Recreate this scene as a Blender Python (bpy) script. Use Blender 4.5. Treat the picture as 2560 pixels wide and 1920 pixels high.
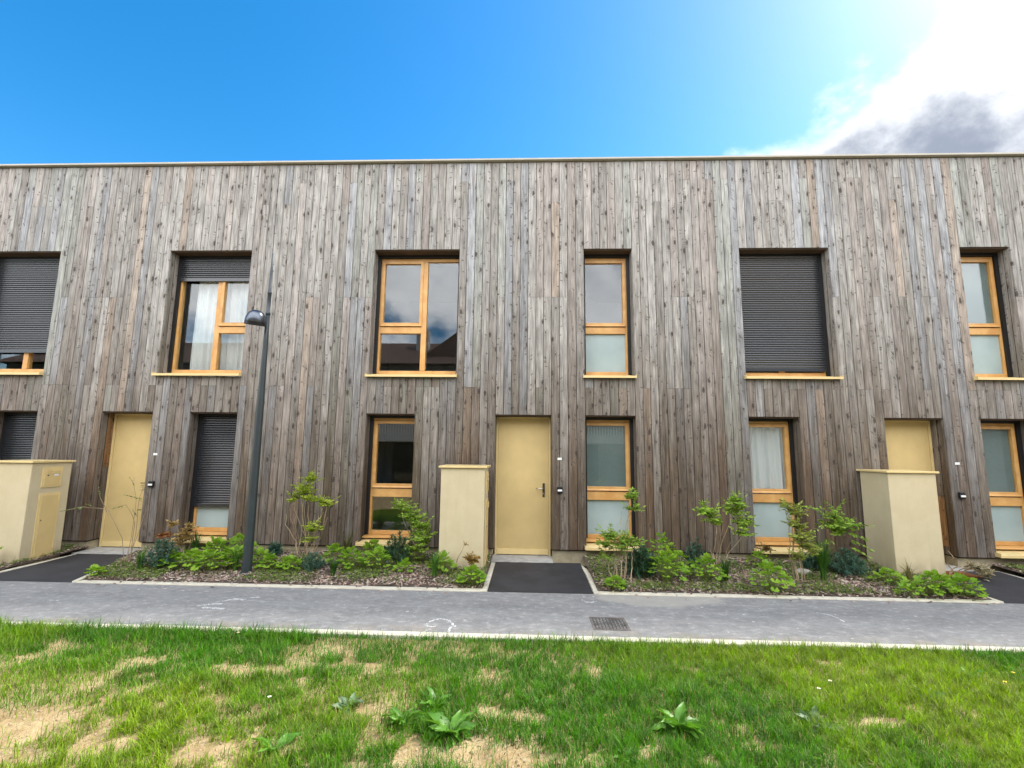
import bpy, math, random
import numpy as np
from mathutils import Vector, Matrix
for o in list(bpy.data.objects): bpy.data.objects.remove(o)
S = bpy.context.scene
COL = S.collection
R = math.radians
random.seed(7); RNG = np.random.default_rng(7)

# ------------------------------------------------------------------ camera
def make_camera():
    f, pitch, roll, yaw = 1200.0, R(7.8757), R(0.6383), R(-2.1721)
    cy, sy, cp, sp, cr, sr = math.cos(yaw), math.sin(yaw), math.cos(pitch), math.sin(pitch), math.cos(roll), math.sin(roll)
    fw = Vector((sy*cp, cy*cp, sp)); rt = Vector((cy, -sy, 0)); up = rt.cross(fw)
    r2 = rt*cr + up*sr; u2 = up*cr - rt*sr
    cd = bpy.data.cameras.new('camera'); cd.sensor_width = 36; cd.lens = 36*f/2560
    cd.clip_start = .05; cd.clip_end = 2000
    c = bpy.data.objects.new('camera', cd); COL.objects.link(c)
    m = Matrix((r2, u2, -fw)).transposed().to_4x4(); m.translation = (0, 0, 1.6886)
    c.matrix_world = m; S.camera = c
make_camera()
S.render.resolution_x, S.render.resolution_y = 1024, 768

# ------------------------------------------------------------------ sky, sun, exposure
SUN_EL, SUN_AZ = R(46), R(63)          # azimuth measured from +Y towards +X
EXPOSURE = 1.2
def make_world():
    w = bpy.data.worlds.new('World'); S.world = w; w.use_nodes = True
    nt = w.node_tree; nt.nodes.clear(); L = nt.links.new
    def nd(t, **k):
        n = nt.nodes.new(t)
        for a, b in k.items(): setattr(n, a, b)
        return n
    def mth(op, a, b=None, c=None, clamp=False):
        n = nd('ShaderNodeMath', operation=op, use_clamp=clamp)
        for i, x in enumerate((a, b, c)):
            if x is None: continue
            if isinstance(x, (int, float)): n.inputs[i].default_value = x
            else: L(x, n.inputs[i])
        return n.outputs[0]
    def ramp(x, a, b, o0=0., o1=1.):
        n = nd('ShaderNodeMapRange', interpolation_type='SMOOTHSTEP')
        L(x, n.inputs[0]); n.inputs[1].default_value = a; n.inputs[2].default_value = b
        n.inputs[3].default_value = o0; n.inputs[4].default_value = o1
        return n.outputs[0]
    sky = nd('ShaderNodeTexSky', sky_type='NISHITA'); sky.sun_disc = False
    sky.sun_elevation = SUN_EL; sky.sun_rotation = SUN_AZ
    sky.altitude = 0; sky.air_density = 1.0; sky.dust_density = 0.6; sky.ozone_density = 1.6
    hs = nd('ShaderNodeHueSaturation'); hs.inputs['Hue'].default_value = .494; hs.inputs['Saturation'].default_value = 1.45; hs.inputs['Value'].default_value = 1.25
    L(sky.outputs[0], hs.inputs['Color'])
    tc = nd('ShaderNodeTexCoord')
    sep = nd('ShaderNodeSeparateXYZ'); L(tc.outputs['Generated'], sep.inputs[0])
    x, y, z = sep.outputs
    mp1 = nd('ShaderNodeMapping'); mp1.inputs['Scale'].default_value = (1, 1, 1.35); mp1.inputs['Location'].default_value = (.37, .11, .2); L(tc.outputs['Generated'], mp1.inputs[0])
    n1 = nd('ShaderNodeTexNoise'); n1.inputs['Scale'].default_value = 5.0; n1.inputs['Detail'].default_value = 9; n1.inputs['Roughness'].default_value = .58; L(mp1.outputs[0], n1.inputs['Vector'])
    n2 = nd('ShaderNodeTexNoise'); n2.inputs['Scale'].default_value = 6.5; n2.inputs['Detail'].default_value = 6; n2.inputs['Roughness'].default_value = .6
    mp = nd('ShaderNodeMapping'); mp.inputs['Location'].default_value = (3.1, 1.7, 0); L(tc.outputs['Generated'], mp.inputs[0]); L(mp.outputs[0], n2.inputs['Vector'])
    # cloud bank low on the sun's side of the sky, and broken cloud over the half of the sky behind the viewer
    def plane_dot(a, b, c): return mth('ADD', mth('ADD', mth('MULTIPLY', x, a), mth('MULTIPLY', y, b)), mth('MULTIPLY', z, c))
    bank = mth('ADD', mth('MULTIPLY', plane_dot(.56, .20, -.80), 3.4), .13)
    back = ramp(y, .30, -.35, -.55, .19)
    cov = mth('MAXIMUM', bank, back)
    dens = mth('ADD', mth('MULTIPLY', mth('SUBTRACT', n1.outputs[0], .5), 1.5), cov)
    mask = ramp(dens, -.10, .20)
    thick = ramp(mth('ADD', dens, mth('MULTIPLY', mth('SUBTRACT', n2.outputs[0], .5), 1.25)), .02, .70)
    cc = nd('ShaderNodeMix', data_type='RGBA'); L(thick, cc.inputs[0])
    cc.inputs[6].default_value = (6.4, 6.5, 6.7, 1); cc.inputs[7].default_value = (1.75, 2.0, 2.5, 1)
    # cloud opposite the sun is lit from the front: its thick parts stay bright
    cb = nd('ShaderNodeMix', data_type='RGBA'); L(ramp(y, .1, -.4), cb.inputs[0]); L(cc.outputs[2], cb.inputs[6])
    cf = nd('ShaderNodeMix', data_type='RGBA'); L(thick, cf.inputs[0]); cf.inputs[6].default_value = (19, 19, 19.3, 1); cf.inputs[7].default_value = (12.5, 12.8, 13.6, 1)
    L(cf.outputs[2], cb.inputs[7])
    mx = nd('ShaderNodeMix', data_type='RGBA'); L(mask, mx.inputs[0]); L(hs.outputs[0], mx.inputs[6]); L(cb.outputs[2], mx.inputs[7])
    bg = nd('ShaderNodeBackground'); bg.inputs['Strength'].default_value = .1; L(mx.outputs[2], bg.inputs['Color'])
    out = nd('ShaderNodeOutputWorld'); L(bg.outputs[0], out.inputs['Surface'])
make_world()
def make_sun():
    l = bpy.data.lights.new('sun', 'SUN'); l.energy = 3.2; l.angle = R(10); l.color = (1, .95, .86)
    o = bpy.data.objects.new('sun', l); COL.objects.link(o)
    d = Vector((math.sin(SUN_AZ)*math.cos(SUN_EL), math.cos(SUN_AZ)*math.cos(SUN_EL), math.sin(SUN_EL)))
    o.rotation_euler = d.to_track_quat('Z', 'Y').to_euler(); o.location = (12, 14, 16)
make_sun()
S.view_settings.view_transform = 'Standard'; S.view_settings.look = 'None'
S.view_settings.exposure = EXPOSURE; S.view_settings.gamma = 1; S.view_settings.use_curve_mapping = False
S.render.engine = 'CYCLES'
S.cycles.max_bounces = 4; S.cycles.diffuse_bounces = 2; S.cycles.glossy_bounces = 2; S.cycles.transmission_bounces = 2; S.cycles.transparent_max_bounces = 8

# ------------------------------------------------------------------ materials
class Mat:
    def __init__(s, name):
        s.m = bpy.data.materials.new(name); s.m.use_nodes = True
        s.nt = s.m.node_tree; s.nt.nodes.clear()
        s.out = s.n('ShaderNodeOutputMaterial'); s.p = s.n('ShaderNodeBsdfPrincipled')
        s.L(s.p.outputs[0], s.out.inputs[0])
    def n(s, t, **k):
        x = s.nt.nodes.new(t)
        for a, b in k.items(): setattr(x, a, b)
        return x
    def L(s, a, b): s.nt.links.new(a, b)
    def set(s, **k):
        for a, b in k.items():
            a = a.replace('_', ' ')
            if isinstance(b, (int, float)): s.p.inputs[a].default_value = b
            elif isinstance(b, tuple): s.p.inputs[a].default_value = (*b, 1)[:4]
            else: s.L(b, s.p.inputs[a])
        return s
    def math(s, op, a, b=None, c=None, clamp=False):
        n = s.n('ShaderNodeMath', operation=op, use_clamp=clamp)
        for i, x in enumerate((a, b, c)):
            if x is None: continue
            if isinstance(x, (int, float)): n.inputs[i].default_value = x
            else: s.L(x, n.inputs[i])
        return n.outputs[0]
    def ramp(s, x, a, b, o0=0., o1=1., smooth=True):
        n = s.n('ShaderNodeMapRange', interpolation_type='SMOOTHSTEP' if smooth else 'LINEAR')
        s.L(x, n.inputs[0])
        for i, v in enumerate((a, b, o0, o1)): n.inputs[i+1].default_value = v
        return n.outputs[0]
    def mix(s, f, a, b, mode='MIX'):
        n = s.n('ShaderNodeMix', data_type='RGBA', blend_type=mode)
        for i, v in ((0, f), (6, a), (7, b)):
            if isinstance(v, (int, float)): n.inputs[i].default_value = v
            elif isinstance(v, tuple): n.inputs[i].default_value = (*v, 1)[:4]
            else: s.L(v, n.inputs[i])
        return n.outputs[2]
    def pos(s): return s.n('ShaderNodeNewGeometry').outputs['Position']
    def xyz(s, v):
        n = s.n('ShaderNodeSeparateXYZ'); s.L(v, n.inputs[0]); return n.outputs
    def vec(s, x, y, z=0.):
        n = s.n('ShaderNodeCombineXYZ')
        for i, v in enumerate((x, y, z)):
            if isinstance(v, (int, float)): n.inputs[i].default_value = v
            else: s.L(v, n.inputs[i])
        return n.outputs[0]
    def scale(s, v, sc):
        n = s.n('ShaderNodeMapping'); n.inputs['Scale'].default_value = sc; s.L(v, n.inputs[0]); return n.outputs[0]
    def noise(s, v, scale, detail=4, rough=.55, dist=0., col=False):
        n = s.n('ShaderNodeTexNoise'); s.L(v, n.inputs['Vector'])
        n.inputs['Scale'].default_value = scale; n.inputs['Detail'].default_value = detail
        n.inputs['Roughness'].default_value = rough; n.inputs['Distortion'].default_value = dist
        return n.outputs[1 if col else 0]
    def bump(s, h, strength=.4, dist=.01):
        n = s.n('ShaderNodeBump'); n.inputs['Strength'].default_value = strength; n.inputs['Distance'].default_value = dist
        s.L(h, n.inputs['Height']); s.L(n.outputs[0], s.p.inputs['Normal']); return s
    def attr(s, name):
        n = s.n('ShaderNodeAttribute'); n.attribute_name = name; return n

def mat_plank():
    m = Mat('weathered_larch'); a = m.attr('tone'); x, y, z = m.xyz(m.pos())
    u = m.math('ADD', x, y); sd = m.math('MULTIPLY', a.outputs['Alpha'], 53.)
    us = m.math('ADD', u, sd); zs = m.math('ADD', z, m.math('MULTIPLY', sd, 1.7))
    wc = m.xyz(m.noise(m.vec(m.math('MULTIPLY', us, 34), m.math('MULTIPLY', zs, 17)), 1, 2, .6, 0, True))
    vo = m.n('ShaderNodeTexVoronoi', voronoi_dimensions='2D', feature='F1'); vo.inputs['Scale'].default_value = 1
    m.L(m.vec(m.math('ADD', m.math('DIVIDE', us, .11), m.math('MULTIPLY', wc[0], .26)), m.math('ADD', m.math('DIVIDE', zs, .25), m.math('MULTIPLY', wc[1], .16))), vo.inputs['Vector'])
    d = vo.outputs['Distance']; rc = m.xyz(vo.outputs['Color'])
    size = m.math('MULTIPLY_ADD', m.math('MULTIPLY', rc[0], rc[0]), .20, .050); dn = m.math('DIVIDE', d, size)
    on = m.ramp(rc[1], .38, .60)
    knot = m.math('MULTIPLY', m.ramp(dn, .45, 1.1, 1., 0.), on); halo = m.math('MULTIPLY', m.ramp(dn, .8, 4.2, 1., 0.), on)
    # slanted tick marks where small branches were cut through lengthwise
    lean = m.math('MULTIPLY', m.math('SUBTRACT', m.math('FRACT', m.math('MULTIPLY', a.outputs['Alpha'], 7.7)), .5), 2.4)
    v2 = m.n('ShaderNodeTexVoronoi', voronoi_dimensions='2D', feature='F1'); v2.inputs['Scale'].default_value = 1
    m.L(m.vec(m.math('ADD', m.math('DIVIDE', us, .15), m.math('MULTIPLY', wc[1], .3)), m.math('ADD', m.math('ADD', m.math('DIVIDE', zs, .085), m.math('MULTIPLY', m.math('DIVIDE', us, .085), lean)), m.math('MULTIPLY', wc[2], .5))), v2.inputs['Vector'])
    r2 = m.xyz(v2.outputs['Color']); tick = m.math('MULTIPLY', m.ramp(v2.outputs['Distance'], .05, .20, 1., 0.), m.ramp(r2[0], .62, .78))
    # grain flows round the knots and flares into chevrons
    gu = m.math('ADD', us, m.math('MULTIPLY', halo, m.math('MULTIPLY', m.math('SUBTRACT', wc[2], .5), .055)))
    bc = m.xyz(m.noise(m.vec(m.math('MULTIPLY', gu, 30), m.math('MULTIPLY', zs, 1.3)), 1, 3, .6, .9, True))
    g1 = m.noise(m.vec(m.math('MULTIPLY', gu, 105), m.math('MULTIPLY', zs, 2.6)), 1, 4, .65, .3)
    val = m.math('ADD', m.ramp(g1, .3, .7, .54, 1.32, False), m.ramp(bc[0], .3, .7, -.24, .22, False))
    blot = m.noise(m.vec(m.math('MULTIPLY', us, 9), m.math('MULTIPLY', zs, 2.4)), 1, 3, .6); val = m.math('MULTIPLY', val, m.ramp(blot, .3, .68, .74, 1.14, False))
    ring = m.math('MULTIPLY', m.math('SINE', m.math('MULTIPLY', m.math('ADD', d, m.math('MULTIPLY', wc[2], .12)), 46.)), m.math('MULTIPLY', halo, .24))
    val = m.math('ADD', val, ring)
    # weathered silver higher up, brown lower down, with ambient shade painted into the brown
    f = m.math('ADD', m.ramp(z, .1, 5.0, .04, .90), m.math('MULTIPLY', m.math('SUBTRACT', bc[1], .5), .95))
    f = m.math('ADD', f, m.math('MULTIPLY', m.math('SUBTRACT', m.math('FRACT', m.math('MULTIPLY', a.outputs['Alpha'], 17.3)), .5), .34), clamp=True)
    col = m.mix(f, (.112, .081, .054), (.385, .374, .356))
    col = m.mix(1., col, m.vec(val, val, val), 'MULTIPLY'); col = m.mix(1., col, a.outputs['Color'], 'MULTIPLY')
    col = m.mix(m.ramp(bc[2], .58, .74, 0, .5), col, (.150, .100, .062))
    col = m.mix(m.math('MULTIPLY', halo, .26), col, (.115, .095, .078))
    col = m.mix(m.math('MULTIPLY', knot, .84), col, (.042, .030, .023))
    col = m.mix(m.math('MULTIPLY', tick, .72), col, (.060, .048, .040))
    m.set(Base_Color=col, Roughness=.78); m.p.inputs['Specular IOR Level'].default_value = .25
    m.bump(g1, .3, .004); return m.m

def mat_frame():
    m = Mat('oiled_pine'); a = m.xyz(m.pos()); at = m.attr('tone')
    u = m.math('ADD', a[0], m.math('MULTIPLY', a[1], .7))
    g = m.noise(m.vec(m.math('MULTIPLY', u, 5), m.math('MULTIPLY', a[1], 40), m.math('MULTIPLY', a[2], 5)), 1, 3, .5, .2)
    g2 = m.noise(m.vec(m.math('MULTIPLY', u, 6), 0., m.math('MULTIPLY', a[2], 6)), 1, 3)
    col = m.mix(m.ramp(g, .3, .7), (.58, .30, .088), (.70, .41, .145))
    col = m.mix(m.ramp(g2, .4, .7, 0, .45), col, (.54, .25, .08))
    m.set(Base_Color=col, Roughness=.42); m.bump(g, .12, .002); return m.m

def mat_paint(name, c, rough=.42, var=.06, spec=.4):
    m = Mat(name); p = m.pos(); n = m.noise(p, 3.5, 5, .6); n2 = m.noise(p, 260, 2)
    col = m.mix(m.ramp(n, .3, .7), tuple(v*(1-var) for v in c), tuple(min(1, v*(1+var)) for v in c))
    m.set(Base_Color=col, Roughness=rough); m.p.inputs['Specular IOR Level'].default_value = spec
    m.bump(n2, .08, .002); return m.m

def mat_render():
    m = Mat('sand_render'); p = m.pos(); z = m.xyz(p)[2]
    n = m.noise(p, 140, 4, .7); n2 = m.noise(p, 5, 5, .62); sp = m.noise(p, 60, 3)
    col = m.mix(m.ramp(n2, .32, .7), (.56, .475, .30), (.60, .515, .335))
    col = m.mix(m.ramp(sp, .58, .72, 0, .5), col, (.62, .55, .39))
    dn = m.noise(m.scale(p, (9, 9, 2.5)), 1, 4)
    run = m.noise(m.scale(p, (16, 16, .9)), 1, 4, .6); col = m.mix(m.ramp(run, .52, .72, 0, .10), col, (.36, .295, .18))
    splash = m.math('MULTIPLY', m.ramp(z, .32, .02), m.ramp(dn, .32, .62))
    col = m.mix(m.math('MULTIPLY', splash, .5), col, (.26, .20, .13))
    m.set(Base_Color=col, Roughness=.9); m.p.inputs['Specular IOR Level'].default_value = .15
    m.bump(n, .45, .006); return m.m

def mat_concrete(name, c, var=.18):
    m = Mat(name); p = m.pos(); n = m.noise(p, 9, 6, .65); f = m.noise(p, 170, 3, .6)
    col = m.mix(m.ramp(n, .3, .7), tuple(v*(1-var) for v in c), tuple(v*(1+var) for v in c))
    col = m.mix(m.ramp(f, .56, .74, 0, .35), col, tuple(v*.45 for v in c))
    m.set(Base_Color=col, Roughness=.88); m.p.inputs['Specular IOR Level'].default_value = .2
    m.bump(f, .3, .004); return m.m

def mat_path():
    m = Mat('worn_asphalt'); p = m.pos(); x, y, z = m.xyz(p)
    n = m.noise(m.scale(p, (1.1, 2.2, 1)), 1.6, 6, .62); f = m.noise(p, 75, 5, .75); g = m.noise(p, 24, 4, .65)
    tint = m.noise(m.scale(p, (.7, 1.6, 1)), 2.6, 4)
    col = m.mix(m.ramp(n, .32, .68), (.212, .207, .196), (.305, .296, .278))
    col = m.mix(m.ramp(tint, .52, .68, 0, .5), col, (.29, .30, .282))
    col = m.mix(m.ramp(tint, .46, .34, 0, .4), col, (.345, .315, .295))
    col = m.mix(m.ramp(f, .35, .62, .45, 0), col, (.16, .16, .163))
    col = m.mix(m.ramp(f, .60, .74, 0, .5), col, (.33, .33, .32))
    col = m.mix(m.ramp(g, .30, .70, .35, 0), col, (.21, .21, .213)); col = m.mix(m.ramp(g, .52, .72, 0, .35), col, (.43, .43, .42))
    mid = m.noise(m.scale(p, (1, 1.5, 1)), 9, 5, .7); col = m.mix(m.ramp(mid, .32, .5, .6, 0), col, (.175, .177, .178)); col = m.mix(m.ramp(mid, .52, .66, 0, .45), col, (.46, .45, .42))
    # pale grit flecks and trodden-in sand
    vo = m.n('ShaderNodeTexVoronoi', feature='F1'); vo.inputs['Scale'].default_value = 11; m.L(m.scale(p, (1, 1.2, 1)), vo.inputs['Vector'])
    rc = m.xyz(vo.outputs['Color'])
    fl = m.math('MULTIPLY', m.ramp(m.math('DIVIDE', vo.outputs['Distance'], m.math('MULTIPLY_ADD', m.math('POWER', rc[0], 6.), .16, .05)), .8, 1.1, 1, 0), m.ramp(rc[1], .42, .5))
    col = m.mix(m.math('MULTIPLY', fl, .85), col, (.56, .55, .50))
    smear = m.noise(m.scale(p, (3.2, 11, 1)), 1, 5, .7, .5)
    col = m.mix(m.ramp(smear, .62, .76, 0, .42), col, (.36, .36, .34))
    def blob(cx, cy, rx, ry, nz, sc):
        dx = m.math('DIVIDE', m.math('SUBTRACT', x, cx), rx); dy = m.math('DIVIDE', m.math('SUBTRACT', y, cy), ry)
        d = m.math('SQRT', m.math('ADD', m.math('MULTIPLY', dx, dx), m.math('MULTIPLY', dy, dy)))
        return m.ramp(m.math('ADD', d, m.math('MULTIPLY', m.math('SUBTRACT', m.noise(p, sc, 5, .6), .5), nz)), .86, 1.02, 1, 0)
    st = blob(1.50, 6.10, .82, .52, .55, 3.2)
    col = m.mix(m.math('MULTIPLY', st, .62), col, (.40, .375, .32))
    edge = m.math('MULTIPLY', m.ramp(y, 4.95, 4.72), m.ramp(m.noise(p, 2.3, 4), .45, .62))
    col = m.mix(m.math('MULTIPLY', edge, .5), col, (.30, .25, .17))
    m.set(Base_Color=col, Roughness=.85); m.p.inputs['Specular IOR Level'].default_value = .3
    m.bump(m.math('ADD', f, g), .5, .006); return m.m

def mat_blacktop():
    m = Mat('fresh_asphalt'); p = m.pos(); n = m.noise(p, 2.5, 5, .6); f = m.noise(p, 150, 3, .65)
    col = m.mix(m.ramp(n, .3, .7), (.020, .020, .023), (.036, .036, .041))
    col = m.mix(m.ramp(f, .58, .75, 0, .45), col, (.10, .10, .10))
    m.set(Base_Color=col, Roughness=.72); m.bump(f, .6, .008); return m.m

def mat_soil():
    m = Mat('dry_sandy_soil'); p = m.pos(); n = m.noise(p, 4, 6, .65); f = m.noise(p, 60, 5, .7); q = m.noise(p, 17, 4)
    col = m.mix(m.ramp(n, .3, .72), (.36, .255, .125), (.56, .43, .235))
    col = m.mix(m.ramp(f, .3, .52, .65, 0), col, (.19, .13, .07))
    col = m.mix(m.ramp(q, .56, .7, 0, .5), col, (.56, .46, .30))
    m.set(Base_Color=col, Roughness=.95); m.p.inputs['Specular IOR Level'].default_value = .1
    m.bump(m.math('ADD', f, q), .8, .03); return m.m

def mat_turf():
    m = Mat('far_turf'); p = m.pos(); n = m.noise(p, .7, 6, .65); f = m.noise(p, 25, 4, .7)
    col = m.mix(m.ramp(n, .35, .7), (.055, .085, .018), (.16, .13, .06))
    col = m.mix(m.ramp(f, .35, .6, .5, 0), col, (.03, .045, .012))
    m.set(Base_Color=col, Roughness=.95); m.bump(f, .8, .05); return m.m

def mat_bed():
    m = Mat('bark_soil'); p = m.pos(); n = m.noise(p, 20, 5, .7); f = m.noise(p, 90, 4, .7)
    col = m.mix(m.ramp(n, .3, .7), (.06, .042, .03), (.16, .12, .085))
    col = m.mix(m.ramp(f, .55, .7, 0, .6), col, (.25, .2, .15))
    m.set(Base_Color=col, Roughness=.95); m.bump(n, .8, .03); return m.m

def mat_attr(name, rough=.8, trans=0., spec=.25, gloss_bump=0.):
    """colour comes from the 'tone' attribute of the mesh"""
    m = Mat(name); a = m.attr('tone'); p = m.pos()
    n = m.noise(p, 40, 3)
    c = m.mix(1., a.outputs['Color'], m.vec(m.ramp(n, .25, .75, .82, 1.16), m.ramp(n, .25, .75, .82, 1.16), m.ramp(n, .25, .75, .82, 1.16)), 'MULTIPLY')
    m.set(Base_Color=c, Roughness=rough); m.p.inputs['Specular IOR Level'].default_value = spec
    if trans:
        t = m.n('ShaderNodeBsdfTranslucent'); m.L(m.mix(1., c, (1.15, 1.25, .55), 'MULTIPLY'), t.inputs['Color'])
        mx = m.n('ShaderNodeMixShader'); mx.inputs[0].default_value = trans
        m.L(m.p.outputs[0], mx.inputs[1]); m.L(t.outputs[0], mx.inputs[2]); m.L(mx.outputs[0], m.out.inputs[0])
    return m.m

def mat_leaf(name, c0, c1, trans=.35, rough=.5, vein=(0, 0, 0)):
    m = Mat(name); oi = m.n('ShaderNodeObjectInfo'); p = m.pos()
    n = m.noise(p, 28, 3)
    f = m.math('ADD', m.math('MULTIPLY', oi.outputs['Random'], .7), m.math('MULTIPLY', n, .35), clamp=True)
    c = m.mix(f, c0, c1)
    m.set(Base_Color=c, Roughness=rough); m.p.inputs['Specular IOR Level'].default_value = .35
    t = m.n('ShaderNodeBsdfTranslucent'); m.L(m.mix(1., c, (1.2, 1.25, .5), 'MULTIPLY'), t.inputs['Color'])
    mx = m.n('ShaderNodeMixShader'); mx.inputs[0].default_value = trans
    m.L(m.p.outputs[0], mx.inputs[1]); m.L(t.outputs[0], mx.inputs[2]); m.L(mx.outputs[0], m.out.inputs[0])
    m.bump(n, .3, .004); return m.m

def mat_glass():
    m = Mat('window_glass'); g = m.n('ShaderNodeBsdfGlossy'); g.inputs['Roughness'].default_value = 0.0
    g.inputs['Color'].default_value = (.95, .97, 1, 1)
    t = m.n('ShaderNodeBsdfTransparent'); t.inputs['Color'].default_value = (.95, .97, .96, 1)
    lw = m.n('ShaderNodeLayerWeight'); lw.inputs['Blend'].default_value = .5
    mx = m.n('ShaderNodeMixShader'); m.L(m.math('MULTIPLY_ADD', m.math('POWER', lw.outputs['Facing'], 5.), .94, .062, clamp=True), mx.inputs[0]); m.L(t.outputs[0], mx.inputs[1]); m.L(g.outputs[0], mx.inputs[2])
    m.L(mx.outputs[0], m.out.inputs[0]); return m.m

def mat_frosted():
    m = Mat('frosted_glass'); p = m.pos(); n = m.noise(p, 2, 3)
    m.set(Base_Color=m.mix(m.ramp(n, .3, .7), (.33, .42, .42), (.40, .49, .485)), Roughness=.28)
    m.p.inputs['Specular IOR Level'].default_value = .7; return m.m

def mat_sheer():
    m = Mat('sheer_curtain'); d = m.n('ShaderNodeBsdfDiffuse'); d.inputs['Color'].default_value = (.92, .94, .95, 1)
    t = m.n('ShaderNodeBsdfTranslucent'); t.inputs['Color'].default_value = (.8, .83, .86, 1)
    a = m.n('ShaderNodeMixShader'); a.inputs[0].default_value = .3; m.L(d.outputs[0], a.inputs[1]); m.L(t.outputs[0], a.inputs[2])
    tr = m.n('ShaderNodeBsdfTransparent'); b = m.n('ShaderNodeMixShader'); b.inputs[0].default_value = .93
    m.L(tr.outputs[0], b.inputs[1]); m.L(a.outputs[0], b.inputs[2]); m.L(b.outputs[0], m.out.inputs[0]); return m.m

def mat_emit(name, c, s):
    m = Mat(name); m.set(Base_Color=c, Emission_Color=c, Emission_Strength=s); return m.m

def mat_chalk():
    m = Mat('white_chalk'); p = m.pos(); n = m.noise(p, 70, 4, .75); q = m.noise(p, 14, 3)
    tr = m.n('ShaderNodeBsdfTransparent'); mx = m.n('ShaderNodeMixShader')
    m.set(Base_Color=(.72, .73, .71), Roughness=.95)
    m.L(m.math('MULTIPLY', m.ramp(n, .40, .56), m.ramp(q, .22, .5, .35, 1)), mx.inputs[0]); m.L(tr.outputs[0], mx.inputs[1]); m.L(m.p.outputs[0], mx.inputs[2])
    m.L(mx.outputs[0], m.out.inputs[0]); return m.m

def mat_metal(name, c, rough, metallic=1.):
    m = Mat(name); m.set(Base_Color=c, Roughness=rough, Metallic=metallic); return m.m

PLANK = mat_plank(); FRAME = mat_frame(); TAN = mat_paint('tan_powder_coat', (.72, .555, .26), .38)
DOOR = mat_paint('ochre_door_paint', (.64, .48, .215), .45, .05, .35); RENDER = mat_render()
COPING = mat_paint('beige_coping_metal', (.44, .405, .335), .5)
CONC = mat_concrete('threshold_concrete', (.40, .39, .36)); KERB = mat_concrete('kerb_concrete', (.60, .555, .44), .12)
PLINTH = mat_concrete('plinth_render', (.36, .31, .21)); PATH = mat_path(); BLACKTOP = mat_blacktop()
SOIL = mat_soil(); TURF = mat_turf(); BED = mat_bed(); GLASS = mat_glass(); FROST = mat_frosted(); SHEER = mat_sheer()
BLACK = mat_paint('black_rail', (.012, .012, .013), .5); MEMB = mat_paint('dark_membrane', (.016, .015, .015), .9, .05, .1)
SHUT = mat_paint('anthracite_shutter', (.016, .019, .024), .26, .08, .9)
SOFF = mat_paint('stained_soffit_board', (.085, .055, .038), .7, .2, .2)
ROOM = mat_paint('room_plaster', (.30, .31, .30), .9, .04, .1); BLIND = mat_paint('grey_green_blind', (.17, .215, .215), .8, .05, .1)
WHITE = mat_paint('white_plastic', (.78, .78, .76), .35, .02); BLKP = mat_paint('black_plastic', (.014, .014, .016), .35, .05)
CHROME = mat_metal('brushed_steel', (.62, .62, .60), .25); GUN = mat_paint('dark_handle_plate', (.05, .05, .045), .35, .1)
POLE = mat_paint('dark_grey_green_paint', (.030, .040, .042), .38, .12, .5); LHEAD = mat_metal('polished_grey_shell', (.13, .145, .17), .34)
LENS = mat_paint('dull_lens', (.16, .16, .14), .3, .1); IRON = mat_concrete('cast_iron', (.085, .080, .073), .4); CHALK = mat_chalk()
LEAFY = mat_attr('green_leaf', .5, .32, .35); DRY = mat_attr('dry_matter', .85, 0., .2); BLADE = mat_attr('grass_blade', .55, .35, .3)
LIME = mat_leaf('lime_leaf', (.15, .31, .022), (.34, .52, .05), .38); DOCK = mat_leaf('dock_leaf', (.055, .17, .018), (.17, .36, .05), .35, .42)
STONE = mat_concrete('pale_stone', (.48, .45, .39), .2); TERRA = mat_concrete('roof_tile', (.16, .105, .08), .35)
MATB = mat_concrete('coir_mat', (.26, .11, .045), .3); OPPW = mat_concrete('grey_cladding', (.26, .235, .205), .25); OPPL = mat_concrete('pale_render', (.50, .49, .46), .08)
TUBE = mat_emit('ceiling_tube', (1, .86, .66), 3.0); YEL = mat_paint('yellow_petal', (.75, .55, .03), .6); PETAL = mat_paint('white_petal', (.8, .8, .78), .6)

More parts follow.
